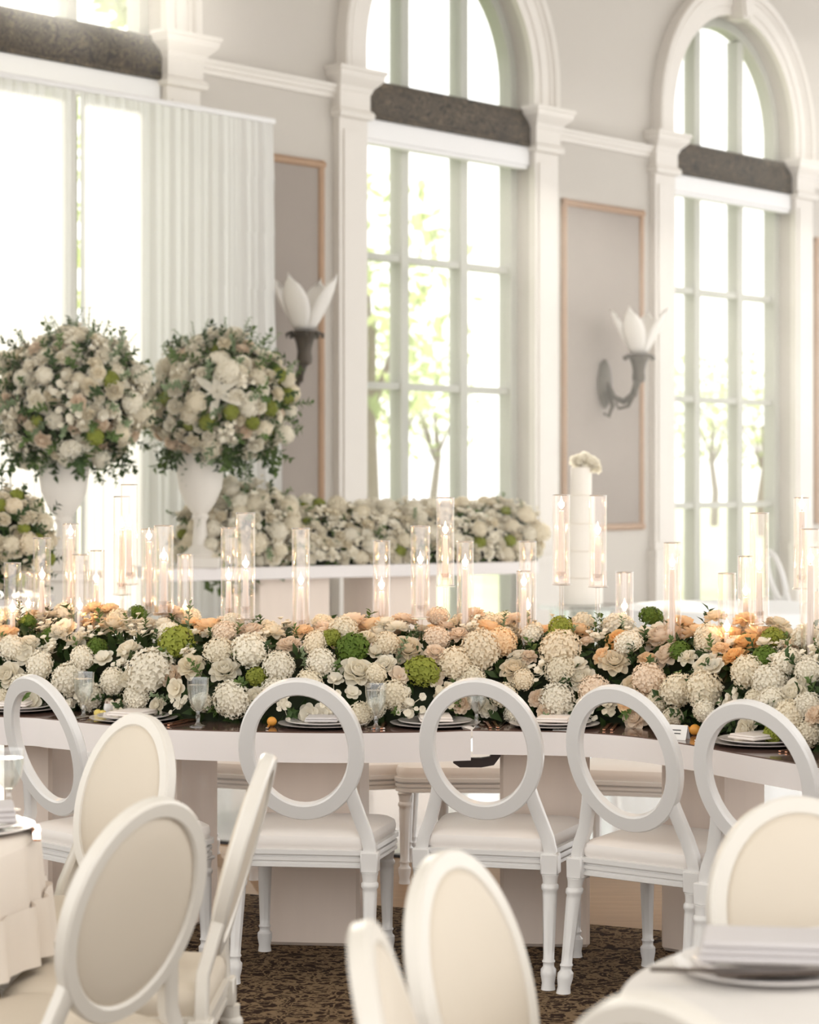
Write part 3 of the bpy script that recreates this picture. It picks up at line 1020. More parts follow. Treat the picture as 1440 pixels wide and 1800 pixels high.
def hydrangea_mesh(seed, material, n=150, core=0.80, fl=0.165, name='hydrangea', low=-0.35):
    r = random.Random(seed)
    mb = MB()
    mb.lathe([(core * math.sin(PI * k / 8) + 0.001, -core * math.cos(PI * k / 8)) for k in range(9)], 14)
    for i in range(n):
        z = 1 - (1 - low) * (i + 0.5) / n
        a = i * 2.39996 + r.uniform(-0.1, 0.1)
        q = math.sqrt(max(0, 1 - z * z))
        nrm = Vector((q * math.cos(a), q * math.sin(a), z))
        nrm = (nrm + Vector((r.uniform(-1, 1), r.uniform(-1, 1), r.uniform(-1, 1))) * 0.22).normalized()
        c = Vector((q * math.cos(a), q * math.sin(a), z)) * r.uniform(0.84, 1.0)
        u = nrm.orthogonal().normalized()
        v = nrm.cross(u)
        ro = r.uniform(0, PI)
        s = fl * r.uniform(0.8, 1.2)
        vs = [c + nrm * -0.03]
        for k in range(8):
            aa = ro + PI / 4 * k
            rr = s if k % 2 == 0 else s * 0.55
            vs.append(c + (u * math.cos(aa) + v * math.sin(aa)) * rr + nrm * (0.05 if k % 2 == 0 else 0.0) * r.uniform(0, 1.4))
        mb.add(vs, [(0, 1 + k, 1 + (k + 1) % 8) for k in range(8)])
    return mb.mesh(name, material, False)


def lisianthus_mesh(seed, material, name='lisianthus'):
    r = random.Random(seed)
    mb = MB()
    for lay, (cnt, tilt, h, w) in enumerate(((6, 26, 0.85, 0.42), (6, 58, 0.95, 0.46))):
        for k in range(cnt):
            a = 2 * PI * (k + 0.5 * lay) / cnt + r.uniform(-0.12, 0.12)
            vs, fs = petal_grid(w, h * r.uniform(0.9, 1.1), 0.14, 0.22)
            M = Matrix.Rotation(a, 4, 'Z') @ Matrix.Translation((0, -0.08, -0.3)) @ Matrix.Rotation(math.radians(tilt), 4, 'X')
            mb.add([M @ Vector(v) for v in vs], fs)
    mb.lathe([(0.02, -0.5), (0.16, -0.32), (0.10, 0.0), (0.02, 0.06)], 8)
    return mb.mesh(name, material)


def stock_mesh(seed, material, name='stock_spray'):
    """loose spray of small rounded blooms"""
    r = random.Random(seed)
    mb = MB()
    for i in range(15):
        p = Vector((r.gauss(0, 0.45), r.gauss(0, 0.45), r.uniform(-0.2, 0.75)))
        s = r.uniform(0.2, 0.34)
        mb.tube([(0, 0, -0.5), tuple(p * 0.5 + Vector((0, 0, -0.2))), tuple(p)], 0.03, 4)
        for k in range(6):
            a = 2 * PI * k / 6 + r.uniform(0, 0.5)
            vs, fs = petal_grid(s * 0.55, s, s * 0.2, s * 0.25, 2, 3)
            M = Matrix.Translation(p) @ Matrix.Rotation(a, 4, 'Z') @ Matrix.Rotation(math.radians(40 + r.uniform(-15, 20)), 4, 'X')
            mb.add([M @ Vector(v) for v in vs], fs)
    return mb.mesh(name, material, False)


def leafy_mesh(seed, material, n=12, length=1.0, name='leaf_sprig', size=0.33, droop=0.2):
    r = random.Random(seed)
    mb = MB()
    bx = r.uniform(-0.2, 0.2)
    path = [Vector((bx * q * q, -droop * q * q, length * q)) for q in (0, 0.25, 0.5, 0.75, 1)]
    mb.tube(path, lambda q: 0.022 * (1 - 0.6 * q), 5)
    for i in range(n):
        q = 0.15 + 0.85 * i / (n - 1)
        p = Vector((bx * q * q, -droop * q * q, length * q))
        a = i * 2.4 + r.uniform(-0.4, 0.4)
        d = Vector((math.cos(a), math.sin(a), 0.55 + 0.6 * q)).normalized()
        sd = d.cross(Vector((0, 0, 1))).normalized()
        up = sd.cross(d).normalized()
        L = size * r.uniform(0.8, 1.2)
        W = L * 0.30
        mb.add([p, p + d * L * 0.45 + sd * W + up * 0.03, p + d * L - up * 0.06, p + d * L * 0.45 - sd * W + up * 0.03, p + d * L * 0.5 - up * 0.02],
               [(0, 1, 4), (1, 2, 4), (2, 3, 4), (3, 0, 4)])
    return mb.mesh(name, material, False)


def lily_mesh(seed, material, name='lily'):
    r = random.Random(seed)
    mb = MB()
    for k in range(6):
        vs, fs = petal_grid(0.24, 1.1, 0.10, 0.5, 4, 6, 0.35)
        M = Matrix.Rotation(2 * PI * k / 6 + r.uniform(-0.1, 0.1), 4, 'Z') @ Matrix.Rotation(math.radians(62), 4, 'X')
        mb.add([M @ Vector(v) for v in vs], fs)
    for k in range(5):
        a = 2 * PI * k / 5
        mb.tube([(0, 0, 0), (0.08 * math.cos(a), 0.08 * math.sin(a), 0.4)], 0.018, 5)
    return mb.mesh(name, material)


FL = {}
for key, m_ in (('w', 'white_petal'), ('c', 'cream_petal'), ('i', 'ivory_petal'), ('b', 'blush_petal'), ('p', 'peach_petal'), ('o', 'orange_petal')):
    FL['R' + key] = [('rose', rose_mesh(s, m_)) for s in (11, 12, 13)]
    FL['L' + key] = [('lisianthus', lisianthus_mesh(s, m_)) for s in (21, 22)]
    FL['H' + key] = [('hydrangea', hydrangea_mesh(s, m_)) for s in (31, 32)]
    FL['S' + key] = [('stock_spray', stock_mesh(s, m_)) for s in (41, 42)]
FL['G'] = [('viburnum', hydrangea_mesh(s, 'lime_floret', 120, 0.72, 0.21, 'viburnum')) for s in (51, 52)]
FL['D'] = [('viburnum', hydrangea_mesh(s, 'forest_floret', 120, 0.72, 0.21, 'viburnum')) for s in (53, 54)]
FL['V'] = [('leaf_sprig', leafy_mesh(s, 'leaf_dark')) for s in (61, 62, 63)]
FL['M'] = [('leaf_sprig', leafy_mesh(s, 'leaf_mid')) for s in (64, 65)]
FL['E'] = [('eucalyptus_sprig', leafy_mesh(s, 'leaf_grey', 16, 1.2, 'eucalyptus_sprig', 0.24)) for s in (66, 67)]
FL['K'] = [('larkspur_spike', leafy_mesh(s, 'leaf_grey', 22, 1.6, 'larkspur_spike', 0.16, 0.1)) for s in (68, 69)]
FL['Y'] = [('lily', lily_mesh(71, 'white_petal'))]


def put_flower(root, kind, p, nrm, r, jitter=0.25):
    name, me = rnd.choice(FL[kind])
    nrm = (Vector(nrm) + Vector((rnd.uniform(-1, 1), rnd.uniform(-1, 1), rnd.uniform(-1, 1))) * jitter).normalized()
    q = nrm.to_track_quat('Z', 'Y').to_matrix().to_4x4()
    mw = Matrix.Translation(Vector(p) - root.location) @ q @ Matrix.Rotation(rnd.uniform(0, 6.28), 4, 'Z') @ Matrix.Diagonal((r * rnd.uniform(0.9, 1.12), r * rnd.uniform(0.9, 1.12), r * rnd.uniform(0.8, 1.05), 1))
    return inst(name, me, root, mw)


class Bed:
    """half-elliptical bank of flowers along a line on a table"""

    def __init__(self, line, a, b, z):
        self.L = np.array([(p[0], p[1]) for p in line])
        self.a, self.b, self.z = a, b, z
        self.got = []

    def inside(self, p):
        d = np.sqrt(((self.L - np.array((p.x, p.y))) ** 2).sum(1))
        i = int(d.argmin())
        return (d[i] / self.a) ** 2 + (max(p.z - self.z, 0) / self.b) ** 2, i

    def hit(self, px, py, y0, y1):
        best = None
        Y = y0
        while Y < y1:
            p = at(px, py, Y)
            v, i = self.inside(p)
            if v < 1:
                return p, self.normal(p, i)
            if best is None or v < best[0]:
                best = (v, p, i)
            Y += 0.012
        return best[1], self.normal(best[1], best[2])

    def normal(self, p, i):
        dx, dy = p.x - self.L[i][0], p.y - self.L[i][1]
        return Vector((dx / self.a ** 2, dy / self.a ** 2, max(p.z - self.z, 0.0) / self.b ** 2 + 0.3)).normalized()

    def free(self, p, r, k=0.72):
        return all((p - q).length > k * (r + s) for q, s in self.got)

    def fill(self, root, tries, mix, i0, i1, k=0.72, phi0=-0.1, phi1=2.2, limit=400, spread=1.0, jag=0.06):
        kinds, weights = zip(*[(m_, w) for m_, w, _, _ in mix])
        rng = {m_: (lo, hi) for m_, _, lo, hi in mix}
        n_ = 0
        for _ in range(tries):
            i = rnd.randint(i0, i1)
            ph = rnd.uniform(phi0, phi1)
            t = self.L[min(i + 1, len(self.L) - 1)] - self.L[max(i - 1, 0)]
            t = t / np.linalg.norm(t)
            nn = Vector((t[1], -t[0], 0))        # towards the camera
            sc = spread * (1 + rnd.uniform(-jag, jag))
            p = Vector((*self.L[i], self.z)) + nn * math.cos(ph) * self.a * sc + Vector((0, 0, max(math.sin(ph), 0.12) * self.b * sc))
            kd = rnd.choices(kinds, weights)[0]
            r = rnd.uniform(*rng[kd])
            p.z = max(p.z, self.z + (r * 0.72 if kd not in 'VMEK' else 0.02))
            if self.free(p, r, k):
                self.got.append((p, r))
                nr = nn * math.cos(ph) + Vector((0, 0, math.sin(ph) + 0.25))
                put_flower(root, kd, p, nr, r)
                n_ += 1
                if n_ >= limit:
                    break

    def core(self, root, i0, i1, k=0.72, n_leaf=2500, material='leaf_dark'):
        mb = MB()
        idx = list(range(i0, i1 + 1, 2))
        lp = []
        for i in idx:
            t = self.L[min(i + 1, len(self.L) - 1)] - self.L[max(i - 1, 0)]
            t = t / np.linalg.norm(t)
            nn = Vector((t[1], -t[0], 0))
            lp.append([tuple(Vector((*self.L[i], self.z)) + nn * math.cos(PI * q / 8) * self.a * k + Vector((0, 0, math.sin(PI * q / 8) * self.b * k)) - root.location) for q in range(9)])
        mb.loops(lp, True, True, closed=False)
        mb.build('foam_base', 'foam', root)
        lv = MB()
        for _ in range(n_leaf):
            i = rnd.randint(i0, i1)
            t = self.L[min(i + 1, len(self.L) - 1)] - self.L[max(i - 1, 0)]
            t = t / np.linalg.norm(t)
            nn = Vector((t[1], -t[0], 0))
            ph = rnd.uniform(-0.05, PI)
            sc = rnd.uniform(k, 0.98)
            c = Vector((*self.L[i], self.z)) + nn * math.cos(ph) * self.a * sc + Vector((0, 0, max(math.sin(ph), 0.02) * self.b * sc)) - root.location
            d = Vector((rnd.gauss(0, 1), rnd.gauss(0, 1), rnd.gauss(0.3, 1))).normalized()
            s = d.orthogonal().normalized()
            h = rnd.uniform(0.02, 0.042)
            lv.add([c - d * h, c + s * h * 0.45, c + d * h, c - s * h * 0.45], [(0, 1, 2, 3)])
        o = lv.build('foliage', material, root, smooth=False)
        o['kind'] = 'stuff'


full = line1 + line2[1:]
centre = offset(full, 0.50, 14)
# dense resample
dense = []
for a, b in zip(centre[:-1], centre[1:]):
    m_ = max(2, int((b - a).length / 0.012))
    dense += [a.lerp(b, k / m_) for k in range(m_)]
bed = Bed(dense, 0.31, 0.31, TOP)
runner = thing('floral_runner', 'long low bank of white, peach and green flowers down the serpentine table', 'flowers', (dense[len(dense) // 2].x, dense[len(dense) // 2].y, TOP))

MAIN = '''Rp 163 1066 18;Rp 195 1068 17;Sp 160 1097 22;Lw 113 1103 25;Rc 90 1080 15;D 50 1093 14;D 88 1117 14;D 170 1140 21;Rc 200 1095 22;Rw 258 1095 23;Rw 290 1106 21;Rb 300 1072 22;
Rp 335 1092 18;Rp 368 1097 25;Hb 396 1112 23;G 310 1131 33;Rw 225 1138 22;Lw 181 1155 17;Hw 70 1170 26;Lw 45 1150 20;Hw 122 1195 31;Hw 265 1180 46;Hw 200 1198 24;Ri 335 1168 22;Rw 395 1175 23;
Hi 385 1145 25;Li 308 1210 18;Sw 315 1236 17;Hw 408 1230 33;G 452 1190 18;Hw 440 1145 35;Hw 490 1172 30;Rb 508 1130 18;Hc 555 1130 23;Hw 565 1165 26;Lw 590 1192 14;D 620 1140 30;Rw 630 1177 26;
Li 660 1145 15;Rb 620 1086 25;Rp 652 1097 26;Ri 640 1120 18;Rb 712 1085 20;Hc 680 1132 25;Rc 717 1137 27;G 742 1180 28;Lb 703 1187 17;Hi 692 1222 29;Lw 620 1216 14;Hb 768 1122 25;Hc 800 1168 32;
Lb 765 1190 18;Rp 860 1100 26;Hc 845 1145 38;Hp 880 1130 28;Rc 905 1172 22;Rb 930 1152 13;Hc 985 1142 36;Hi 985 1178 28;Hw 980 1230 29;Rw 1020 1190 21;Rb 1030 1125 11;Rp 1015 1105 24;Rp 1060 1150 18;
Rb 945 1226 14;Hi 885 1222 24;Ro 1088 1122 24;Rc 1080 1160 25;Sw 1113 1120 20;D 1145 1085 20;Rb 1165 1115 30;Rb 1172 1146 25;Rp 1200 1092 23;Rp 1228 1107 25;D 1195 1145 20;Hc 1245 1130 25;Rp 1285 1110 29;
Ro 1312 1126 22;Rp 1342 1110 28;Ro 1290 1150 18;Rw 1240 1167 25;Hi 1240 1215 36;Hb 1140 1195 29;Hi 1192 1215 32;Rc 1112 1205 22;Hi 1315 1182 30;D 1345 1155 23;Lc 1395 1115 25;Hw 1385 1165 28;Hw 1355 1197 33;
Rw 1392 1218 25;Hw 1422 1180 26;Hw 1420 1240 24;Rp 8 1108 22;Hw 20 1140 24;Rw 12 1185 22;Hw 40 1205 25;Sw 90 1140 20;Hw 160 1225 24;Hw 240 1225 24;Hw 355 1235 18;Hi 545 1200 24;Sw 585 1225 22;
Hw 660 1245 18;Si 780 1215 24;Hi 830 1190 24;Hc 920 1195 20;Hb 1045 1215 26;Si 1075 1235 20;Hi 1155 1235 22;Sw 1285 1235 24;Hi 1330 1232 24;Rb 830 1075 18;Hb 770 1085 20;Rb 905 1085 18;Ri 480 1108 18;
Rb 440 1105 18;Rc 1258 1080 18;Rp 1310 1085 20;Rb 575 1100 20;Ri 1370 1092 20'''
for item in MAIN.replace('\n', '').split(';'):
    kd, px, py, rp = item.split()
    p, nr = bed.hit(float(px), float(py), 5.9, 9.3)
    r = float(rp) * p.y / F
    p.z = max(p.z, TOP + r * 0.72)
    bed.got.append((p, r))
    put_flower(runner, kd, p, nr, r * 1.06)
mixA = [('Hw', 3, 0.038, 0.06), ('Hi', 3, 0.035, 0.055), ('Rw', 3, 0.028, 0.042), ('Rb', 2, 0.028, 0.04), ('Rp', 1.2, 0.028, 0.04), ('Sw', 3, 0.03, 0.045), ('Lw', 2, 0.026, 0.036), ('D', 0.4, 0.03, 0.045), ('G', 0.25, 0.03, 0.045)]
bed.fill(runner, 3000, mixA, 0, len(dense) - 1, 0.66, -0.05, 2.4, 330)
bed.fill(runner, 900, [('V', 3, 0.07, 0.11), ('M', 2, 0.06, 0.10), ('E', 0.8, 0.07, 0.1)], 0, len(dense) - 1, 0.45, -0.1, 2.0, 150, 0.86)
bed.core(runner, 0, len(dense) - 1, 0.74, 3500)

# ------------------------------------------------------------------ glass candle holders with taper candles
flame_mb = MB().lathe([(0.0005, 0.0), (0.005, 0.004), (0.0075, 0.012), (0.0064, 0.022), (0.0036, 0.034), (0.0004, 0.046)], 10)
flame_me = flame_mb.mesh('flame', 'flame')
wick_me = MB().tube([(0, 0, -0.004), (0.0006, 0, 0.009)], 0.0011, 5).mesh('wick', 'wick')


def smooth_profile_tube(h, r):
    return [(r - 0.0025, 0.004), (r - 0.0025, h - 0.0015), (r - 0.0012, h), (r, h - 0.0015), (r, 0.002), (r - 0.003, 0.0)]


CG = 'glass cylinder candle holders among the flowers'
TG = 'lit taper candles in glass cylinders'


def candle(px, y_top, y_bot, y_flame, w, dv, where='', lit=True):
    """px columns and rows as measured; dv shifts the holder across the table"""
    # stand on the middle line of the table, found below this column
    d = [(abs((p.x / p.y * F + CX) - px) + (0 if p.y > 6.2 else 999), p) for p in dense]
    p = min(d, key=lambda e: e[0])[1]
    Y = p.y + dv
    X = (px - CX) * Y / F
    zt = EYE - (y_top - HY) * Y / F
    zb = max(EYE - (y_bot - HY) * Y / F, TOP + 0.02)
    r = w / 2 * Y / F
    h = thing('candle_holder', 'glass candle cylinder, ' + where, 'candle holder', (X, Y, TOP), 0, CG)
    b0 = zb - TOP
    g = MB().loops([[(rr * math.cos(2 * PI * k / 28), rr * math.sin(2 * PI * k / 28), b0 + z) for k in range(28)] for rr, z in smooth_profile_tube(zt - zb, r)])
    g.build('glass_cylinder', 'clear_glass', h)
    MB().lathe([(r * 0.3, b0 - 0.004), (r * 1.12, b0 - 0.003), (r * 1.14, b0 + 0.002), (r * 1.0, b0 + 0.004), (0.016, b0 + 0.005), (0.014, b0 + 0.03), (0.02, b0 + 0.04), (0.016, b0 + 0.044), (0.012, b0 + 0.02)], 24).build('cup', 'stem_glass', h)
    MB().loops([[((r - 0.0012 + 0.0024 * math.cos(q)) * math.cos(2 * PI * k / 28), (r - 0.0012 + 0.0024 * math.cos(q)) * math.sin(2 * PI * k / 28), zt - TOP + 0.0024 * math.sin(q)) for k in range(28)] for q in (0, PI / 2, PI, 1.5 * PI, 2 * PI)]).build('rim', 'rim_glass', h)
    MB().lathe([(0.009, 0.008), (0.008, b0 * 0.5), (0.0085, b0 - 0.004)], 12).build('stem', 'stem_glass', h)
    MB().lathe([(0.052, 0.0), (0.052, 0.004), (0.03, 0.008), (0.010, 0.012)], 24).build('foot', 'stem_glass', h)
    zf = EYE - (y_flame - HY) * Y / F - 0.018          # where the wax ends
    zf = max(zf, zb + 0.07)
    c = thing('taper_candle', ('lit' if lit else 'pale') + ' taper in the glass ' + where, 'candle', (X, Y, zb + 0.03), 0, TG)
    L = zf - zb - 0.03
    MB().lathe([(0.0095, 0.0), (0.0105, 0.004), (0.0095, L * 0.6), (0.0085, L - 0.003), (0.006, L)], 12).build('wax', 'wax', c)
    inst('wick', wick_me, [q_ for q_ in c.children if q_.name.startswith('wax')][0], Matrix.Translation((0, 0, L)))
    if not lit:
        return
    inst('flame', flame_me, c, Matrix.Translation((0, 0, L + 0.004)))
    ld = bpy.data.lights.new('candle_light', 'POINT')
    ld.energy = 1.1
    ld.color = (1.0, 0.58, 0.28)
    ld.shadow_soft_size = 0.012
    lo = bpy.data.objects.new('candle_light', ld)
    COL.objects.link(lo)
    lo.parent = c
    lo.location = (0, 0, L + 0.02)


CANDLES = [(22, 990, 1162, 1070, 30, -0.12), (50, 1006, 1150, 1063, 26, 0.12), (74, 946, 1108, 1012, 31, 0.0), (124, 921, 1070, 936, 30, 0.10), (140, 975, 1135, 1066, 32, -0.12),
           (169, 968, 1120, 1018, 30, 0.08), (227, 852, 1027, 920, 30, -0.02), (214, 873, 1045, 922, 29, 0.2), (262, 930, 1080, 943, 28, 0.16), (288, 924, 1078, 978, 35, -0.06), (326, 975, 1120, 1070, 29, 0.10),
           (402, 928, 1090, 1013, 28, 0.12), (432, 902, 1088, 992, 34, -0.06), (529, 929, 1112, 1022, 32, -0.02), (671, 951, 1110, 1030, 31, 0.1), (739, 925, 1086, 985, 34, -0.05),
           (783, 875, 1030, 932, 32, 0.04), (818, 952, 1128, 990, 30, -0.08), (928, 952, 1120, 1066, 31, 0.14), (921, 1004, 1134, 1024, 27, -0.1), (987, 870, 1027, 888, 31, 0.02), (1051, 871, 1031, 933, 32, -0.04),
           (1098, 1006, 1160, 1068, 32, 0.10), (1182, 954, 1200, 990, 32, -0.1), (1278, 1008, 1205, 1103, 32, -0.1), (1311, 978, 1120, 1040, 29, 0.12), (1335, 902, 1098, 995, 34, -0.04),
           (1410, 875, 1035, 888, 30, 0.06), (1425, 930, 1180, 982, 34, -0.12), (1437, 962, 1130, 1030, 30, 0.22)]
CANDLE_AT = '''low, before the white hydrangeas beside the side-table flowers
short, half hidden behind the low one by the side-table flowers
mid-height, in front of the side-table flowers
tall, in front of the foot of the first urn
low, above the peach carnations
mid-height, between the peach carnations and the tallest one
tallest of all, before the white drape
tall, close behind the tallest one before the drape
mid-height, tucked behind a wide one before the drape
wide, above the lime viburnum before the drape
short, in front of the base of the sconce-side urn
mid-height, half behind a taller one before the flower mound
tall, on a stem before the flower mound
tall, alone before the first slab leg of the head table
mid-height, before the gap between the two slab legs
mid-height on a stem, before the second slab leg
tall, thin-stemmed, before the bottom pane
mid-height, over cream hydrangea next to the tall thin-stemmed one
plain, behind the small one by the head table
small, at the end of the head table
raised on a stem beside the cake, with a high flame
raised on a stem beside the cake, with a lower flame
short, between the cake and the last window
long, before the first bar of the last window
low, deep among orange roses, flame at blossom height
mid-height, above the orange roses
tall, over the orange roses before the last window bar
raised high before the pilaster of the last window
wide and long, beside the goblets of the last open chair
mid-height, behind the wide long one near the last pilaster'''.split('\n')
for a, w_ in zip(CANDLES, CANDLE_AT):
    candle(*a, where=w_, lit=a[0] != 1437)      # no flame shows in that one

# ------------------------------------------------------------------ place settings on the serpentine table
def goblet(p, h, r, label, group, water=True):
    t = thing('water_goblet', label, 'glass', p, 0, group)
    MB().lathe([(r * 0.8, 0.0), (r * 0.8, 0.003), (r * 0.3, 0.008), (0.006, 0.016)], 20).build('foot', 'goblet_glass', t)
    MB().lathe([(0.006, 0.014), (0.009, h * 0.2), (0.006, h * 0.28), (0.012, h * 0.36)], 12).build('stem', 'goblet_glass', t)
    bowl = [(0.010, h * 0.34), (r * 0.55, h * 0.42), (r * 0.86, h * 0.56), (r * 0.98, h * 0.75), (r, h * 0.97), (r * 1.03, h)]
    MB().loops([[(q * math.cos(2 * PI * k / 24), q * math.sin(2 * PI * k / 24), z) for k in range(24)] for q, z in bowl], True, False).build('bowl', 'goblet_glass', t)
    if water:
        MB().lathe([(q * 0.93, z + 0.002) for q, z in bowl[:4]] + [(r * 0.93, h * 0.86)], 20).build('water', 'water', t)
    return t


def on_table(px, Y):
    return ((px - CX) * Y / F, Y, TOP)


GG = 'water goblets on the serpentine table'
for px, Y, h, lab in ((147, 7.79, 0.155, 'tall water goblet beside lemons and white hydrangea'), (348, 7.52, 0.16, 'tall water goblet beside a large white hydrangea'),
                      (661, 7.47, 0.145, 'pale water goblet between white roses and green viburnum'), (1392, 7.10, 0.145, 'water goblet near white hydrangeas by the last chair'),
                      (1432, 6.98, 0.17, 'tall water goblet beyond the last open chair'), (838, 7.54, 0.14, 'water goblet seen through the chair at the table joint')):
    goblet(on_table(px, Y), h, 0.036, lab, GG)


def setting(px, Y, rz, label, menu=True, napkin='napkin', extra=True):
    x, y, z = on_table(px, Y)
    t = thing('charger_plate', 'glass charger with dinner plate ' + label, 'plate', (x, y, z), rz, 'chargers with plates')
    MB().lathe([(0.05, 0.0), (0.09, 0.001), (0.148, 0.010), (0.15, 0.013), (0.146, 0.013), (0.09, 0.005), (0.05, 0.004)], 36).build('charger', 'china_grey', t)
    MB().lathe([(0.05, 0.005), (0.075, 0.006), (0.122, 0.018), (0.124, 0.021), (0.12, 0.021), (0.075, 0.010), (0.05, 0.009)], 36).build('dinner_plate', 'china', t)
    if menu:
        nk = MB()
        nk.box(-0.055, 0.055, -0.085, 0.085, 0.0, 0.007, 0.003).box(-0.052, 0.053, -0.08, 0.083, 0.0072, 0.014, 0.003)
        o = tag(nk.build('folded_napkin', napkin, None), 'folded napkin on the dinner plate ' + label, 'napkin', 'folded napkins on plates')
        o.location = (x, y, z + 0.0215)
        o.rotation_euler = (0, 0, rz)
    if extra:
        for k, dx in enumerate((-0.175, 0.175, 0.20)):
            f = MB()
            f.sweep([(0, -0.10, 0.003), (0, -0.02, 0.0035), (0, 0.03, 0.006), (0, 0.06, 0.005), (0, 0.10, 0.003)], lambda q: [((0.0045 + 0.006 * max(0, q - 0.6) / 0.4 * (1 if q < 0.98 else 0.5)) * a, 0.0018 * b) for a, b in ((-1, -1), (1, -1), (1, 1), (-1, 1))])
            o = tag(f.build(['dinner_fork', 'dinner_knife', 'soup_spoon'][k], 'rose_metal' if k else 'cutlery'),
                    ['silver fork beside the charger ', 'copper knife beside the charger ', 'copper spoon outside the knife '][k] + label, ['fork', 'knife', 'spoon'][k], 'cutlery on the serpentine table')
            c_, s_ = math.cos(rz), math.sin(rz)
            o.location = (x + c_ * dx, y + s_ * dx, z + 0.001)
            o.rotation_euler = (0, 0, rz)


setting(30, 8.02, -0.1, 'before the partly hidden open chair')
setting(235, 7.70, -0.45, 'behind the ivory-table chair showing its front')
setting(568, 7.53, -0.05, 'before the squarely set chair', True, 'napkin_grey')
setting(765, 7.54, 0.05, 'at the table joint')
setting(975, 7.52, -0.2, 'before the turned chair', True)
setting(1335, 7.02, -0.9, 'before the last open chair')
for px, Y, kind, rad, lab in ((172, 7.80, 'fruit_yellow', 0.014, 'round yellow fruit nearer the foot of the goblet'), (181, 7.79, 'fruit_yellow', 0.013, 'slightly smaller yellow fruit nearer the salt pot'),
                              (478, 7.52, 'fruit_orange', 0.016, 'small orange fruit on the brown table top'), (1205, 7.28, 'fruit_orange', 0.016, 'smaller of two orange fruits behind the place card'),
                              (1222, 7.26, 'fruit_orange', 0.018, 'larger of two orange fruits behind the place card')):
    x, y, z = on_table(px, Y)
    t = thing('kumquat', lab, 'fruit', (x, y, z), 0, 'small fruit on the serpentine table')
    MB().lathe([(rad * math.sin(PI * k / 8) + 0.0004, rad * 1.0 - rad * math.cos(PI * k / 8)) for k in range(9)], 14).build('flesh', kind, t)
    MB().lathe([(0.003, rad * 1.96), (0.004, rad * 2.0), (0.002, rad * 2.1)], 6).build('stalk', 'leaf_mid', t)
for px, Y, lab in ((192, 7.86, 'small white salt pot beside the lemons'), (210, 7.84, 'small white pepper pot beside the salt pot')):
    x, y, z = on_table(px, Y)
    t = thing('cruet_pot', lab, 'pot', (x, y, z), 0, 'salt and pepper pots')
    MB().lathe([(0.016, 0.0), (0.02, 0.006), (0.02, 0.03), (0.017, 0.042)], 16).build('body', 'china', t)
    MB().lathe([(0.0175, 0.042), (0.018, 0.05), (0.012, 0.058), (0.003, 0.061)], 16).build('cap', 'cutlery', t)
for px, Y, lab, rz in ((1186, 7.16, 'small white folded place card before the turned chair', -0.5), (1000, 7.46, 'flat printed menu card with dark lettering', -0.1)):
    x, y, z = on_table(px, Y)
    t = thing('place_card', lab, 'card', (x, y, z + 0.0005), rz)
    if 'folded' in lab:
        MB().add([(-0.045, -0.02, 0), (0.045, -0.02, 0), (0.045, 0, 0.045), (-0.045, 0, 0.045), (-0.045, 0.02, 0), (0.045, 0.02, 0)], [(0, 1, 2, 3), (3, 2, 5, 4)]).build('card', 'paper', t, smooth=False)
        q = 0.5
        for zz in (0.028, 0.018):
            MB().box(-0.025, 0.025, -0.02 + zz * 0.02 / 0.045 - 0.0012, -0.02 + zz * 0.02 / 0.045 - 0.0006, zz, zz + 0.003).build('lettering', 'ink', t, smooth=False)
    else:
        MB().box(-0.05, 0.05, -0.075, 0.075, 0, 0.002).build('card', 'paper', t, smooth=False)
        for k in range(4):
            MB().box(-0.03, 0.03, -0.05 + 0.03 * k, -0.045 + 0.03 * k, 0.002, 0.0025).build('lettering', 'ink', t, smooth=False)


def votive(X, Y, z, label, power=0.5):
    t = thing('votive_candle', label, 'candle', (X, Y, z), 0, 'votive candles')
    MB().loops([[(q * math.cos(2 * PI * k / 18), q * math.sin(2 * PI * k / 18), zz) for k in range(18)] for q, zz in ((0.022, 0.0), (0.03, 0.006), (0.034, 0.07), (0.032, 0.07), (0.028, 0.008))], True, True).build('glass_cup', 'clear_glass', t)
    MB().lathe([(0.022, 0.009), (0.022, 0.03), (0.004, 0.032)], 14).build('wax', 'wax', t)
    inst('flame', flame_me, t, Matrix.Translation((0, 0, 0.034)))
    ld = bpy.data.lights.new('candle_light', 'POINT'); ld.energy = power; ld.color = (1.0, 0.55, 0.25); ld.shadow_soft_size = 0.012
    lo = bpy.data.objects.new('candle_light', ld); COL.objects.link(lo); lo.parent = t; lo.location = (0, 0, 0.06)


# ------------------------------------------------------------------ stage, head table, flowers on it
HA = at(296, 1000, 15.0)
HB = at(948, 987, 16.24)
HZ = HA.z
HB.z = HZ
hd = (HB - HA); hd.z = 0
hl = hd.length
hd.normalize()
hn = Vector((-hd.y, hd.x, 0))
HM = Matrix((( hd.x, hn.x, 0, HA.x), (hd.y, hn.y, 0, HA.y), (0, 0, 1, 0), (0, 0, 0, 1)))
RISE = 0.2
st = thing('stage_riser', 'low white stage riser under the head table', 'stage')
st.matrix_basis = HM
MB().box(-0.35, hl + 0.5, -0.55, 1.10, 0.16, RISE, 0.004).build('deck', 'dance_vinyl', st, smooth=False)
MB().box(-0.33, hl + 0.48, -0.53, 1.08, 0.01, 0.16).build('skirt', 'cloth_white', st, smooth=False)
ht = thing('head_table', 'pale head table with slab legs under a bank of white flowers', 'table')
ht.matrix_basis = HM
MB().box(0, hl, 0, 0.75, HZ - 0.085, HZ, 0.006).build('table_top', 'table_white', ht, smooth=False)
for x0, x1 in ((0.70, 1.22), (1.55, 2.05)):
    MB().box(x0, x1, 0.12, 0.62, RISE, HZ - 0.085, 0.006).build('slab_leg', 'pedestal_board', ht, smooth=False)

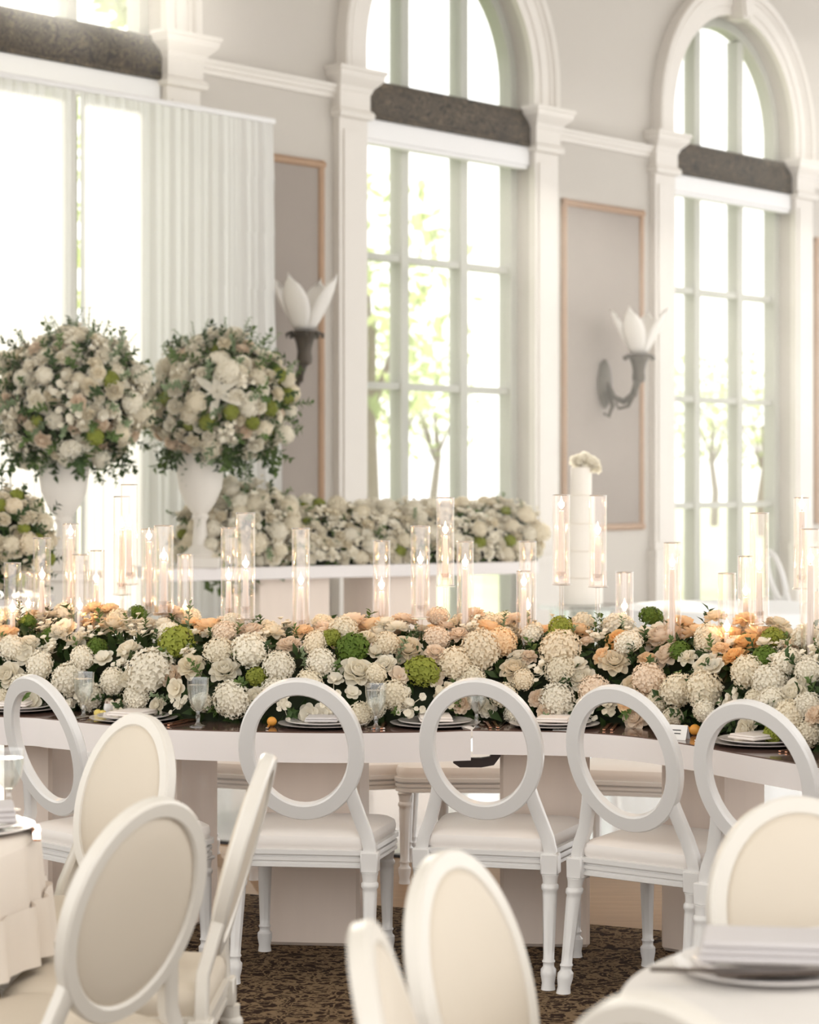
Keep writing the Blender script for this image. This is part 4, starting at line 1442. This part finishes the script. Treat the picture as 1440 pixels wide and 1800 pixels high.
hline = [HM @ Vector((0.32 + (hl - 0.26) * k / 160, 0.36, 0)) for k in range(161)]
hbed = Bed(hline, 0.30, 0.40, HZ)
hrun = thing('floral_runner', 'bank of white and ivory flowers spread along the head table', 'flowers', (hline[80].x, hline[80].y, HZ))
mixH = [('Hw', 4, 0.055, 0.085), ('Hi', 4, 0.05, 0.08), ('Rw', 4, 0.04, 0.052), ('Ri', 3, 0.04, 0.052), ('Sw', 4, 0.05, 0.07), ('Lw', 3, 0.04, 0.055), ('G', 0.9, 0.04, 0.055)]
# higher at the end by the urn
for i in range(0, 46):
    pass
hbed.fill(hrun, 4000, mixH, 0, 160, 0.62, -0.05, 2.0, 300)
hbed.fill(hrun, 500, [('V', 3, 0.11, 0.16), ('M', 2, 0.1, 0.15), ('E', 2, 0.1, 0.15)], 0, 160, 0.35, -0.1, 2.0, 110, 0.95)
hbed.core(hrun, 0, 160, 0.76, 2200, 'leaf_mid')
# taller mound on the left end of the bank
mound = thing('flower_mound', 'tall mound of ivory flowers and greenery between the urn and the long bank', 'flowers', tuple(HM @ Vector((0.62, 0.34, HZ))))


class Ball(Bed):
    def __init__(self, c, rx, ry, rz):
        self.c, self.R, self.got = Vector(c), (rx, ry, rz), []

    def surf(self, d, k=1.0):
        return self.c + Vector((d.x * self.R[0], d.y * self.R[1], d.z * self.R[2])) * k

    def scatter(self, root, tries, mix, k=0.66, limit=300, lo=-0.75, sp=(0.86, 1.04), front=0.45):
        kinds, weights = zip(*[(m_, w) for m_, w, _, _ in mix])
        rng = {m_: (a_, b_) for m_, _, a_, b_ in mix}
        n_ = 0
        for _ in range(tries):
            z = rnd.uniform(lo, 1)
            a = rnd.uniform(0, 2 * PI)
            q = math.sqrt(1 - z * z)
            d = Vector((q * math.cos(a), q * math.sin(a), z))
            if d.y > front:
                continue
            kd = rnd.choices(kinds, weights)[0]
            r = rnd.uniform(*rng[kd])
            p = self.surf(d, rnd.uniform(*sp))
            if self.free(p, r, k):
                self.got.append((p, r))
                put_flower(root, kd, p, d, r, 0.3)
                n_ += 1
                if n_ >= limit:
                    return

    def leaves(self, root, n_leaf, material='leaf_dark', size=(0.03, 0.055), k0=0.62, k1=0.97):
        lv = MB()
        for _ in range(n_leaf):
            d = Vector((rnd.gauss(0, 1), rnd.gauss(0, 1), rnd.gauss(0, 1))).normalized()
            c = self.surf(d, rnd.uniform(k0, k1)) - root.location
            u = Vector((rnd.gauss(0, 1), rnd.gauss(0, 1), rnd.gauss(0, 1))).normalized()
            s = u.orthogonal().normalized()
            h = rnd.uniform(*size)
            lv.add([c - u * h, c + s * h * 0.42, c + u * h, c - s * h * 0.42], [(0, 1, 2, 3)])
        o = lv.build('foliage', material, root, smooth=False)
        o['kind'] = 'stuff'
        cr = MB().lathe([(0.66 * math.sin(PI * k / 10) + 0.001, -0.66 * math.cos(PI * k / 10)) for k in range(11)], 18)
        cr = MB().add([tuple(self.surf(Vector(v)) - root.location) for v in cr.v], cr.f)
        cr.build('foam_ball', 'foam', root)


mc = HM @ Vector((0.66, 0.36, HZ + 0.16))
mb_ = Ball(mc, 0.46, 0.34, 0.40)
mb_.scatter(mound, 3000, mixH, 0.62, 110, -0.3)
mb_.scatter(mound, 500, [('M', 3, 0.1, 0.15), ('E', 3, 0.1, 0.16), ('V', 2, 0.1, 0.15)], 0.35, 50, -0.2)
mb_.leaves(mound, 900, 'leaf_mid')

# urns with great round arrangements
def urn(base, h, label):
    t = thing('flower_urn', label, 'flower urn', tuple(base))
    MB().box(-0.14, 0.14, -0.14, 0.14, 0, 0.07, 0.006).build('plinth', 'urn_white', t, smooth=False)
    MB().lathe([(0.12, 0.07), (0.125, 0.09), (0.10, 0.105), (0.055, 0.15), (0.042, h * 0.36), (0.06, h * 0.40), (0.05, h * 0.42), (0.10, h * 0.50), (0.145, h * 0.62),
                (0.165, h * 0.80), (0.17, h * 0.93), (0.20, h * 0.97), (0.205, h), (0.18, h)], 32).build('vase', 'urn_white', t)
    return t


mixU = [('Hw', 4, 0.06, 0.09), ('Hi', 4, 0.055, 0.085), ('Rw', 6, 0.042, 0.056), ('Ri', 5, 0.042, 0.056), ('Rb', 2, 0.042, 0.054), ('Sw', 6, 0.055, 0.08), ('Lw', 4, 0.042, 0.06), ('G', 1.0, 0.04, 0.06)]
for (ux, uy_base, uY, cx_, cy_, rp, lab) in ((352, 998, 15.25, 388, 708, 122, 'white urn bursting with white flowers, lily and greenery beside the wall sconce'),
                                             (112, 1000, 14.6, 126, 706, 132, 'white urn bursting with ivory roses and greenery before the drape centre')):
    base = at(ux, uy_base, uY)
    base.z = HZ
    c = at(cx_, cy_, uY)
    R = rp * uY / F
    t = urn(base, c.z - R * 0.80 - base.z + 0.12, lab)
    bl = Ball(c, R, R * 0.95, R * 0.92)
    if ux == 352:
        put_flower(t, 'Y', at(382, 690, uY - R * 0.92), (0, -1, 0.15), 0.14, 0.05)
        bl.got.append((at(382, 690, uY - R * 0.92), 0.13))
    bl.scatter(t, 6000, mixU if ux != 352 else mixU + [('G', 0.8, 0.045, 0.06), ('D', 1.0, 0.045, 0.06)], 0.60, 210, -0.85, (0.80, 1.08))
    bl.scatter(t, 1500, [('V', 3, 0.12, 0.2), ('M', 4, 0.12, 0.2), ('E', 3, 0.12, 0.2)], 0.30, 110, -1.0, (0.80, 1.0))
    bl.got = []
    # spikes above, trailing leaves below
    for _ in range(24):
        a = rnd.uniform(-1.0, 1.0)
        d = Vector((math.sin(a), rnd.uniform(-0.6, 0.1), math.cos(a))).normalized()
        put_flower(t, 'K', bl.surf(d, rnd.uniform(0.7, 0.95)), d + Vector((0, 0, 0.3)), rnd.uniform(0.07, 0.17), 0.45)
    for _ in range(20):
        a = rnd.uniform(0, 2 * PI)
        d = Vector((math.cos(a) * 0.75, -abs(math.sin(a)) * 0.8, -0.72)).normalized()
        put_flower(t, rnd.choice(['V', 'M', 'V']), bl.surf(d, 0.86), d + Vector((0, 0, -0.55)), rnd.uniform(0.14, 0.24), 0.25)
    for _ in range(8):
        a = rnd.uniform(0, 2 * PI)
        d = Vector((math.cos(a) * 0.8, -abs(math.sin(a)), -0.8)).normalized()
        put_flower(t, 'Lw', bl.surf(d, 1.0), d, 0.045)
    bl.leaves(t, 2600, 'leaf_dark' if ux != 352 else 'leaf_mid')
    if ux == 112:
        p = thing('urn_pedestal', 'plain white pedestal that carries the urn before the drape', 'pedestal', (base.x, base.y, 0.0))
        p.location.z = 0.01
        MB().box(-0.22, 0.22, -0.22, 0.22, 0, 0.05, 0.005).build('foot_block', 'urn_white', p, smooth=False)
        MB().box(-0.18, 0.18, -0.18, 0.18, 0.05, HZ - 0.06, 0.004).build('shaft', 'urn_white', p, smooth=False)
        MB().box(-0.22, 0.22, -0.22, 0.22, HZ - 0.06, HZ - 0.0105, 0.005).build('cap_block', 'urn_white', p, smooth=False)

# darker flower group at the left edge on a low table
lt = at(20, 1052, 12.6)
ltb = thing('side_table', 'small grey side table under dark-leaved flowers at the end of the drape', 'table', (lt.x - 0.25, 12.9, 0.01))
MB().lathe([(0.42, lt.z - 0.05), (0.44, lt.z - 0.045), (0.44, lt.z - 0.012), (0.42, lt.z - 0.01)], 32).build('table_top', 'china_grey', ltb)
MB().lathe([(0.24, 0.0), (0.24, 0.015), (0.05, 0.04), (0.03, 0.08), (0.03, lt.z - 0.05)], 20).build('pillar', 'bar_white', ltb)
sg = thing('flower_arrangement', 'rounded arrangement of ivory flowers with dark leaves on the side table', 'flowers', (lt.x - 0.25, 12.9, lt.z))
c = at(2, 955, 12.9)
bl = Ball(c, 0.30, 0.28, 0.31)
bl.scatter(sg, 2500, [('Ri', 3, 0.035, 0.045), ('Hc', 3, 0.05, 0.07), ('Hi', 3, 0.05, 0.07), ('Si', 3, 0.045, 0.06), ('G', 1, 0.04, 0.05)], 0.66, 80, -0.8)
bl.scatter(sg, 400, [('V', 4, 0.1, 0.16), ('M', 1, 0.1, 0.15)], 0.35, 50, -0.8, (0.8, 0.98))
bl.leaves(sg, 700, 'leaf_dark')
MB().lathe([(0.08, 0.0), (0.09, 0.01), (0.05, 0.04), (0.10, 0.10), (0.12, 0.13), (0.11, 0.13)], 24).build('bowl', 'urn_white', sg)

# ------------------------------------------------------------------ cake on a clear table
ck = at(1022, 1062, 13.6)
ct = thing('cake_table', 'clear acrylic round table under the tiered cake', 'table', (ck.x, ck.y, 0.01))
zt = ck.z - 0.01
MB().lathe([(0.255, zt - 0.025), (0.26, zt - 0.02), (0.26, zt - 0.004), (0.255, zt)], 40).build('table_top', 'acrylic', ct)
MB().loops([[(q * math.cos(2 * PI * k / 32), q * math.sin(2 * PI * k / 32), z) for k in range(32)] for q, z in ((0.19, 0.0), (0.19, zt - 0.025), (0.185, zt - 0.025), (0.185, 0.0))], False, False).build('drum', 'acrylic', ct)
MB().lathe([(0.20, 0.0), (0.20, 0.02), (0.19, 0.022)], 32).build('base_ring', 'acrylic', ct)
cake = thing('tiered_cake', 'tall slim ivory tiered wedding cake', 'cake', (ck.x, ck.y, ck.z))
z = 0.0
for w_, h_ in ((76, 46), (66, 47), (57, 48), (47, 50), (37, 50)):
    r, hh = w_ / 2 * 13.6 / F, h_ * 13.6 / F
    MB().lathe([(r - 0.004, z), (r, z + 0.004), (r, z + hh - 0.008), (r - 0.004, z + hh - 0.001), (r - 0.01, z + hh)], 36).build('cake_tier', 'icing', cake)
    z += hh
tp = thing('cake_flowers', 'small spray of white blooms on top of the cake', 'flowers', (ck.x, ck.y, ck.z + z))
for dx, dz, r in ((-0.03, 0.035, 0.045), (0.02, 0.05, 0.05), (0.065, 0.03, 0.05), (0.04, -0.005, 0.035), (0.085, 0.0, 0.035), (-0.005, 0.02, 0.04)):
    put_flower(tp, rnd.choice(['Lw', 'Rw', 'Lw']), (ck.x + dx, ck.y - 0.03, ck.z + z + dz), (dx * 6, -1, 0.6), r, 0.2)
MB().tube([(-0.01, 0, -0.02), (0.02, -0.02, 0.04)], 0.006, 6).build('stem', 'leaf_mid', tp)

# far white table by the last window
fy = 15.2
fx = (1302 - CX) * fy / F
fz = EYE - (1066 - HY) * fy / F


def round_cloth(r, z, hem, material, parent, seed, waves=31, amp=0.011):
    q = random.Random(seed)
    ph = q.uniform(0, 6)
    n_ = 360
    lp = []
    for rr, zz, am in ((r * 0.02, z, 0), (r * 0.6, z, 0), (r - 0.02, z, 0), (r, z - 0.006, 0), (r + 0.008, z - 0.03, 0.1), (r + 0.015, z - 0.15, 0.45), (r + 0.025, (z + hem) / 2, 0.8), (r + 0.035, hem, 1.1)):
        ring = []
        for k in range(n_):
            a = 2 * PI * k / n_
            w_ = am * amp * (math.sin(waves * a + ph + 1.3 * math.sin(3 * a)) + 0.5 * math.sin((waves * 1.7 // 1) * a + 2 * ph))
            ring.append(((rr + w_) * math.cos(a), (rr + w_) * math.sin(a), zz))
        lp.append(ring)
    return MB().loops(lp, True, False).build('tablecloth' if parent is None else 'tablecloth', material, parent)


def round_table(loc, r, z, lab, cl_lab, material, seed, hem=0.02, z0=0.0):
    t = thing('round_table', lab, 'table', (loc[0], loc[1], z0))
    zz = z - z0
    MB().lathe([(r - 0.01, zz - 0.03), (r - 0.004, zz - 0.026), (r - 0.004, zz - 0.008), (r - 0.01, zz - 0.005)], 48).build('table_top', 'bar_white', t)
    for k in range(4):
        a = PI / 4 + PI / 2 * k
        MB().tube([(r * 0.62 * math.cos(a), r * 0.62 * math.sin(a), 0), (r * 0.55 * math.cos(a), r * 0.55 * math.sin(a), zz - 0.03)], 0.018, 8).build('leg', 'cutlery', t)
    c = round_cloth(r, zz, hem, material, None, seed)
    c.location = (loc[0], loc[1], z0)
    tag(c, cl_lab, 'tablecloth')
    return t


round_table((fx, fy), 0.80, fz, 'distant round table under a white cloth by the last window', 'white cloth on the distant round table by the last window', 'cloth_white', 3, 0.03, 0.01)
round_table(LT, 0.76, 0.765, 'round table under an ivory cloth beside the padded chairs', 'ivory floor-length cloth hanging in folds at the padded chairs', 'cloth_ivory', 4, 0.50)
round_table(RT, 0.72, 0.765, 'round table under a grey-white cloth in the blurred foreground', 'grey-white cloth on the blurred foreground table', 'cloth_grey', 5, 0.52)

# settings on the foreground tables
def fg_setting(x, y, rz, lab, z=0.766):
    t = thing('charger_plate', 'stacked plates ' + lab, 'plate', (x, y, z), rz, 'stacked plates on the round tables')
    MB().lathe([(0.06, 0.0), (0.11, 0.002), (0.158, 0.012), (0.16, 0.016), (0.155, 0.016), (0.10, 0.007), (0.05, 0.006)], 40).build('charger', 'china', t)
    MB().lathe([(0.05, 0.007), (0.085, 0.009), (0.13, 0.022), (0.132, 0.026), (0.127, 0.026), (0.08, 0.013), (0.05, 0.012)], 40).build('dinner_plate', 'china', t)
    nk = MB()
    for k in range(3):
        nk.box(-0.115 + 0.003 * k, 0.115 - 0.002 * k, -0.075, 0.075 - 0.003 * k, 0.0005 + 0.012 * k, 0.012 + 0.012 * k, 0.005)
    o = tag(nk.build('folded_napkin', 'napkin_grey'), 'thick folded grey napkin on the plates ' + lab, 'napkin', 'napkins on the round tables')
    o.location = (x, y, z + 0.0265)
    o.rotation_euler = (0, 0, rz)


def table_knife(name, x, y, rz, material, lab, cat, z=0.7675, L=0.11):
    f = MB()
    f.sweep([(-L, 0, 0.003), (-0.01, 0, 0.003), (0.0, 0, 0.0035), (L * 0.8, 0, 0.003), (L, 0.0, 0.002)], lambda q: [((0.008 if q < 0.5 else 0.011 * (1.25 - 0.5 * q)) * a, 0.0025 * b) for a, b in ((-1, -1), (1, -1), (1, 1), (-1, 1))])
    o = tag(f.build(name, material), lab, cat, 'cutlery on the round tables')
    o.location = (x, y, z)
    o.rotation_euler = (0, 0, rz)


fg_setting(0.60, 3.80, -0.15, 'on the grey-draped table')
table_knife('dinner_knife', 0.50, 3.685, -0.10, 'cutlery_dark', 'dark table knife before the napkin on the grey-draped table', 'knife', 0.790)
table_knife('dinner_fork', 0.60, 3.665, 0.16, 'cutlery_dark', 'dark fork lying askew before the napkin on the grey-draped table', 'fork', 0.7905)
goblet((0.76, 3.93, 0.766), 0.150, 0.040, 'blurred water goblet on the grey-draped table', 'goblets on the round tables')
fg_setting(-1.03, 5.28, 0.2, 'on the ivory-draped table')
table_knife('dinner_knife', -0.86, 5.24, 1.75, 'rose_metal', 'copper knife at the rim of the ivory-draped table', 'knife')
goblet((-0.99, 5.62, 0.766), 0.15, 0.038, 'water goblet on the ivory-draped table', 'goblets on the round tables')

# candle glow near the slab legs of the head table and behind the long bank
for px, py, Y, lab, pw in ((470, 1092, 8.42, 'amber votive candle behind the flowers, opposite the squarely set chair', 0.8), (560, 1092, 8.40, 'amber votive candle behind the flowers before the peach-lit slab leg', 0.8)):
    p = at(px, py, Y)
    votive(p.x, p.y, TOP, lab, pw)

# ------------------------------------------------------------------ dusty haze in the sunbeams on the window side of the room
hz = bpy.data.materials.new('haze')
hz.use_nodes = True
n, l = hz.node_tree.nodes, hz.node_tree.links
n.remove(n['Principled BSDF'])
vs_ = n.new('ShaderNodeVolumeScatter')
vs_.inputs['Color'].default_value = (1.0, 0.98, 0.95, 1)
vs_.inputs['Density'].default_value = 0.0105
vs_.inputs['Anisotropy'].default_value = 0.65
l.new(vs_.outputs[0], n['Material Output'].inputs['Volume'])
MATS['haze'] = hz
mb = MB()
pw = [WALL @ Vector((x, -0.001, 0)) for x in (-12.0, 14.0)]
ring = [(-7.0, 9.8), (7.0, 9.8), (pw[1].x, pw[1].y), (pw[0].x, pw[0].y)]
mb.loops([[(x, y, z) for x, y in ring] for z in (0.02, 7.88)], True, True)
o = mb.build('haze', 'haze', smooth=False)
o['kind'] = 'stuff'
o['label'] = 'thin sunlit haze hanging on the window side of the room'
o['category'] = 'haze'
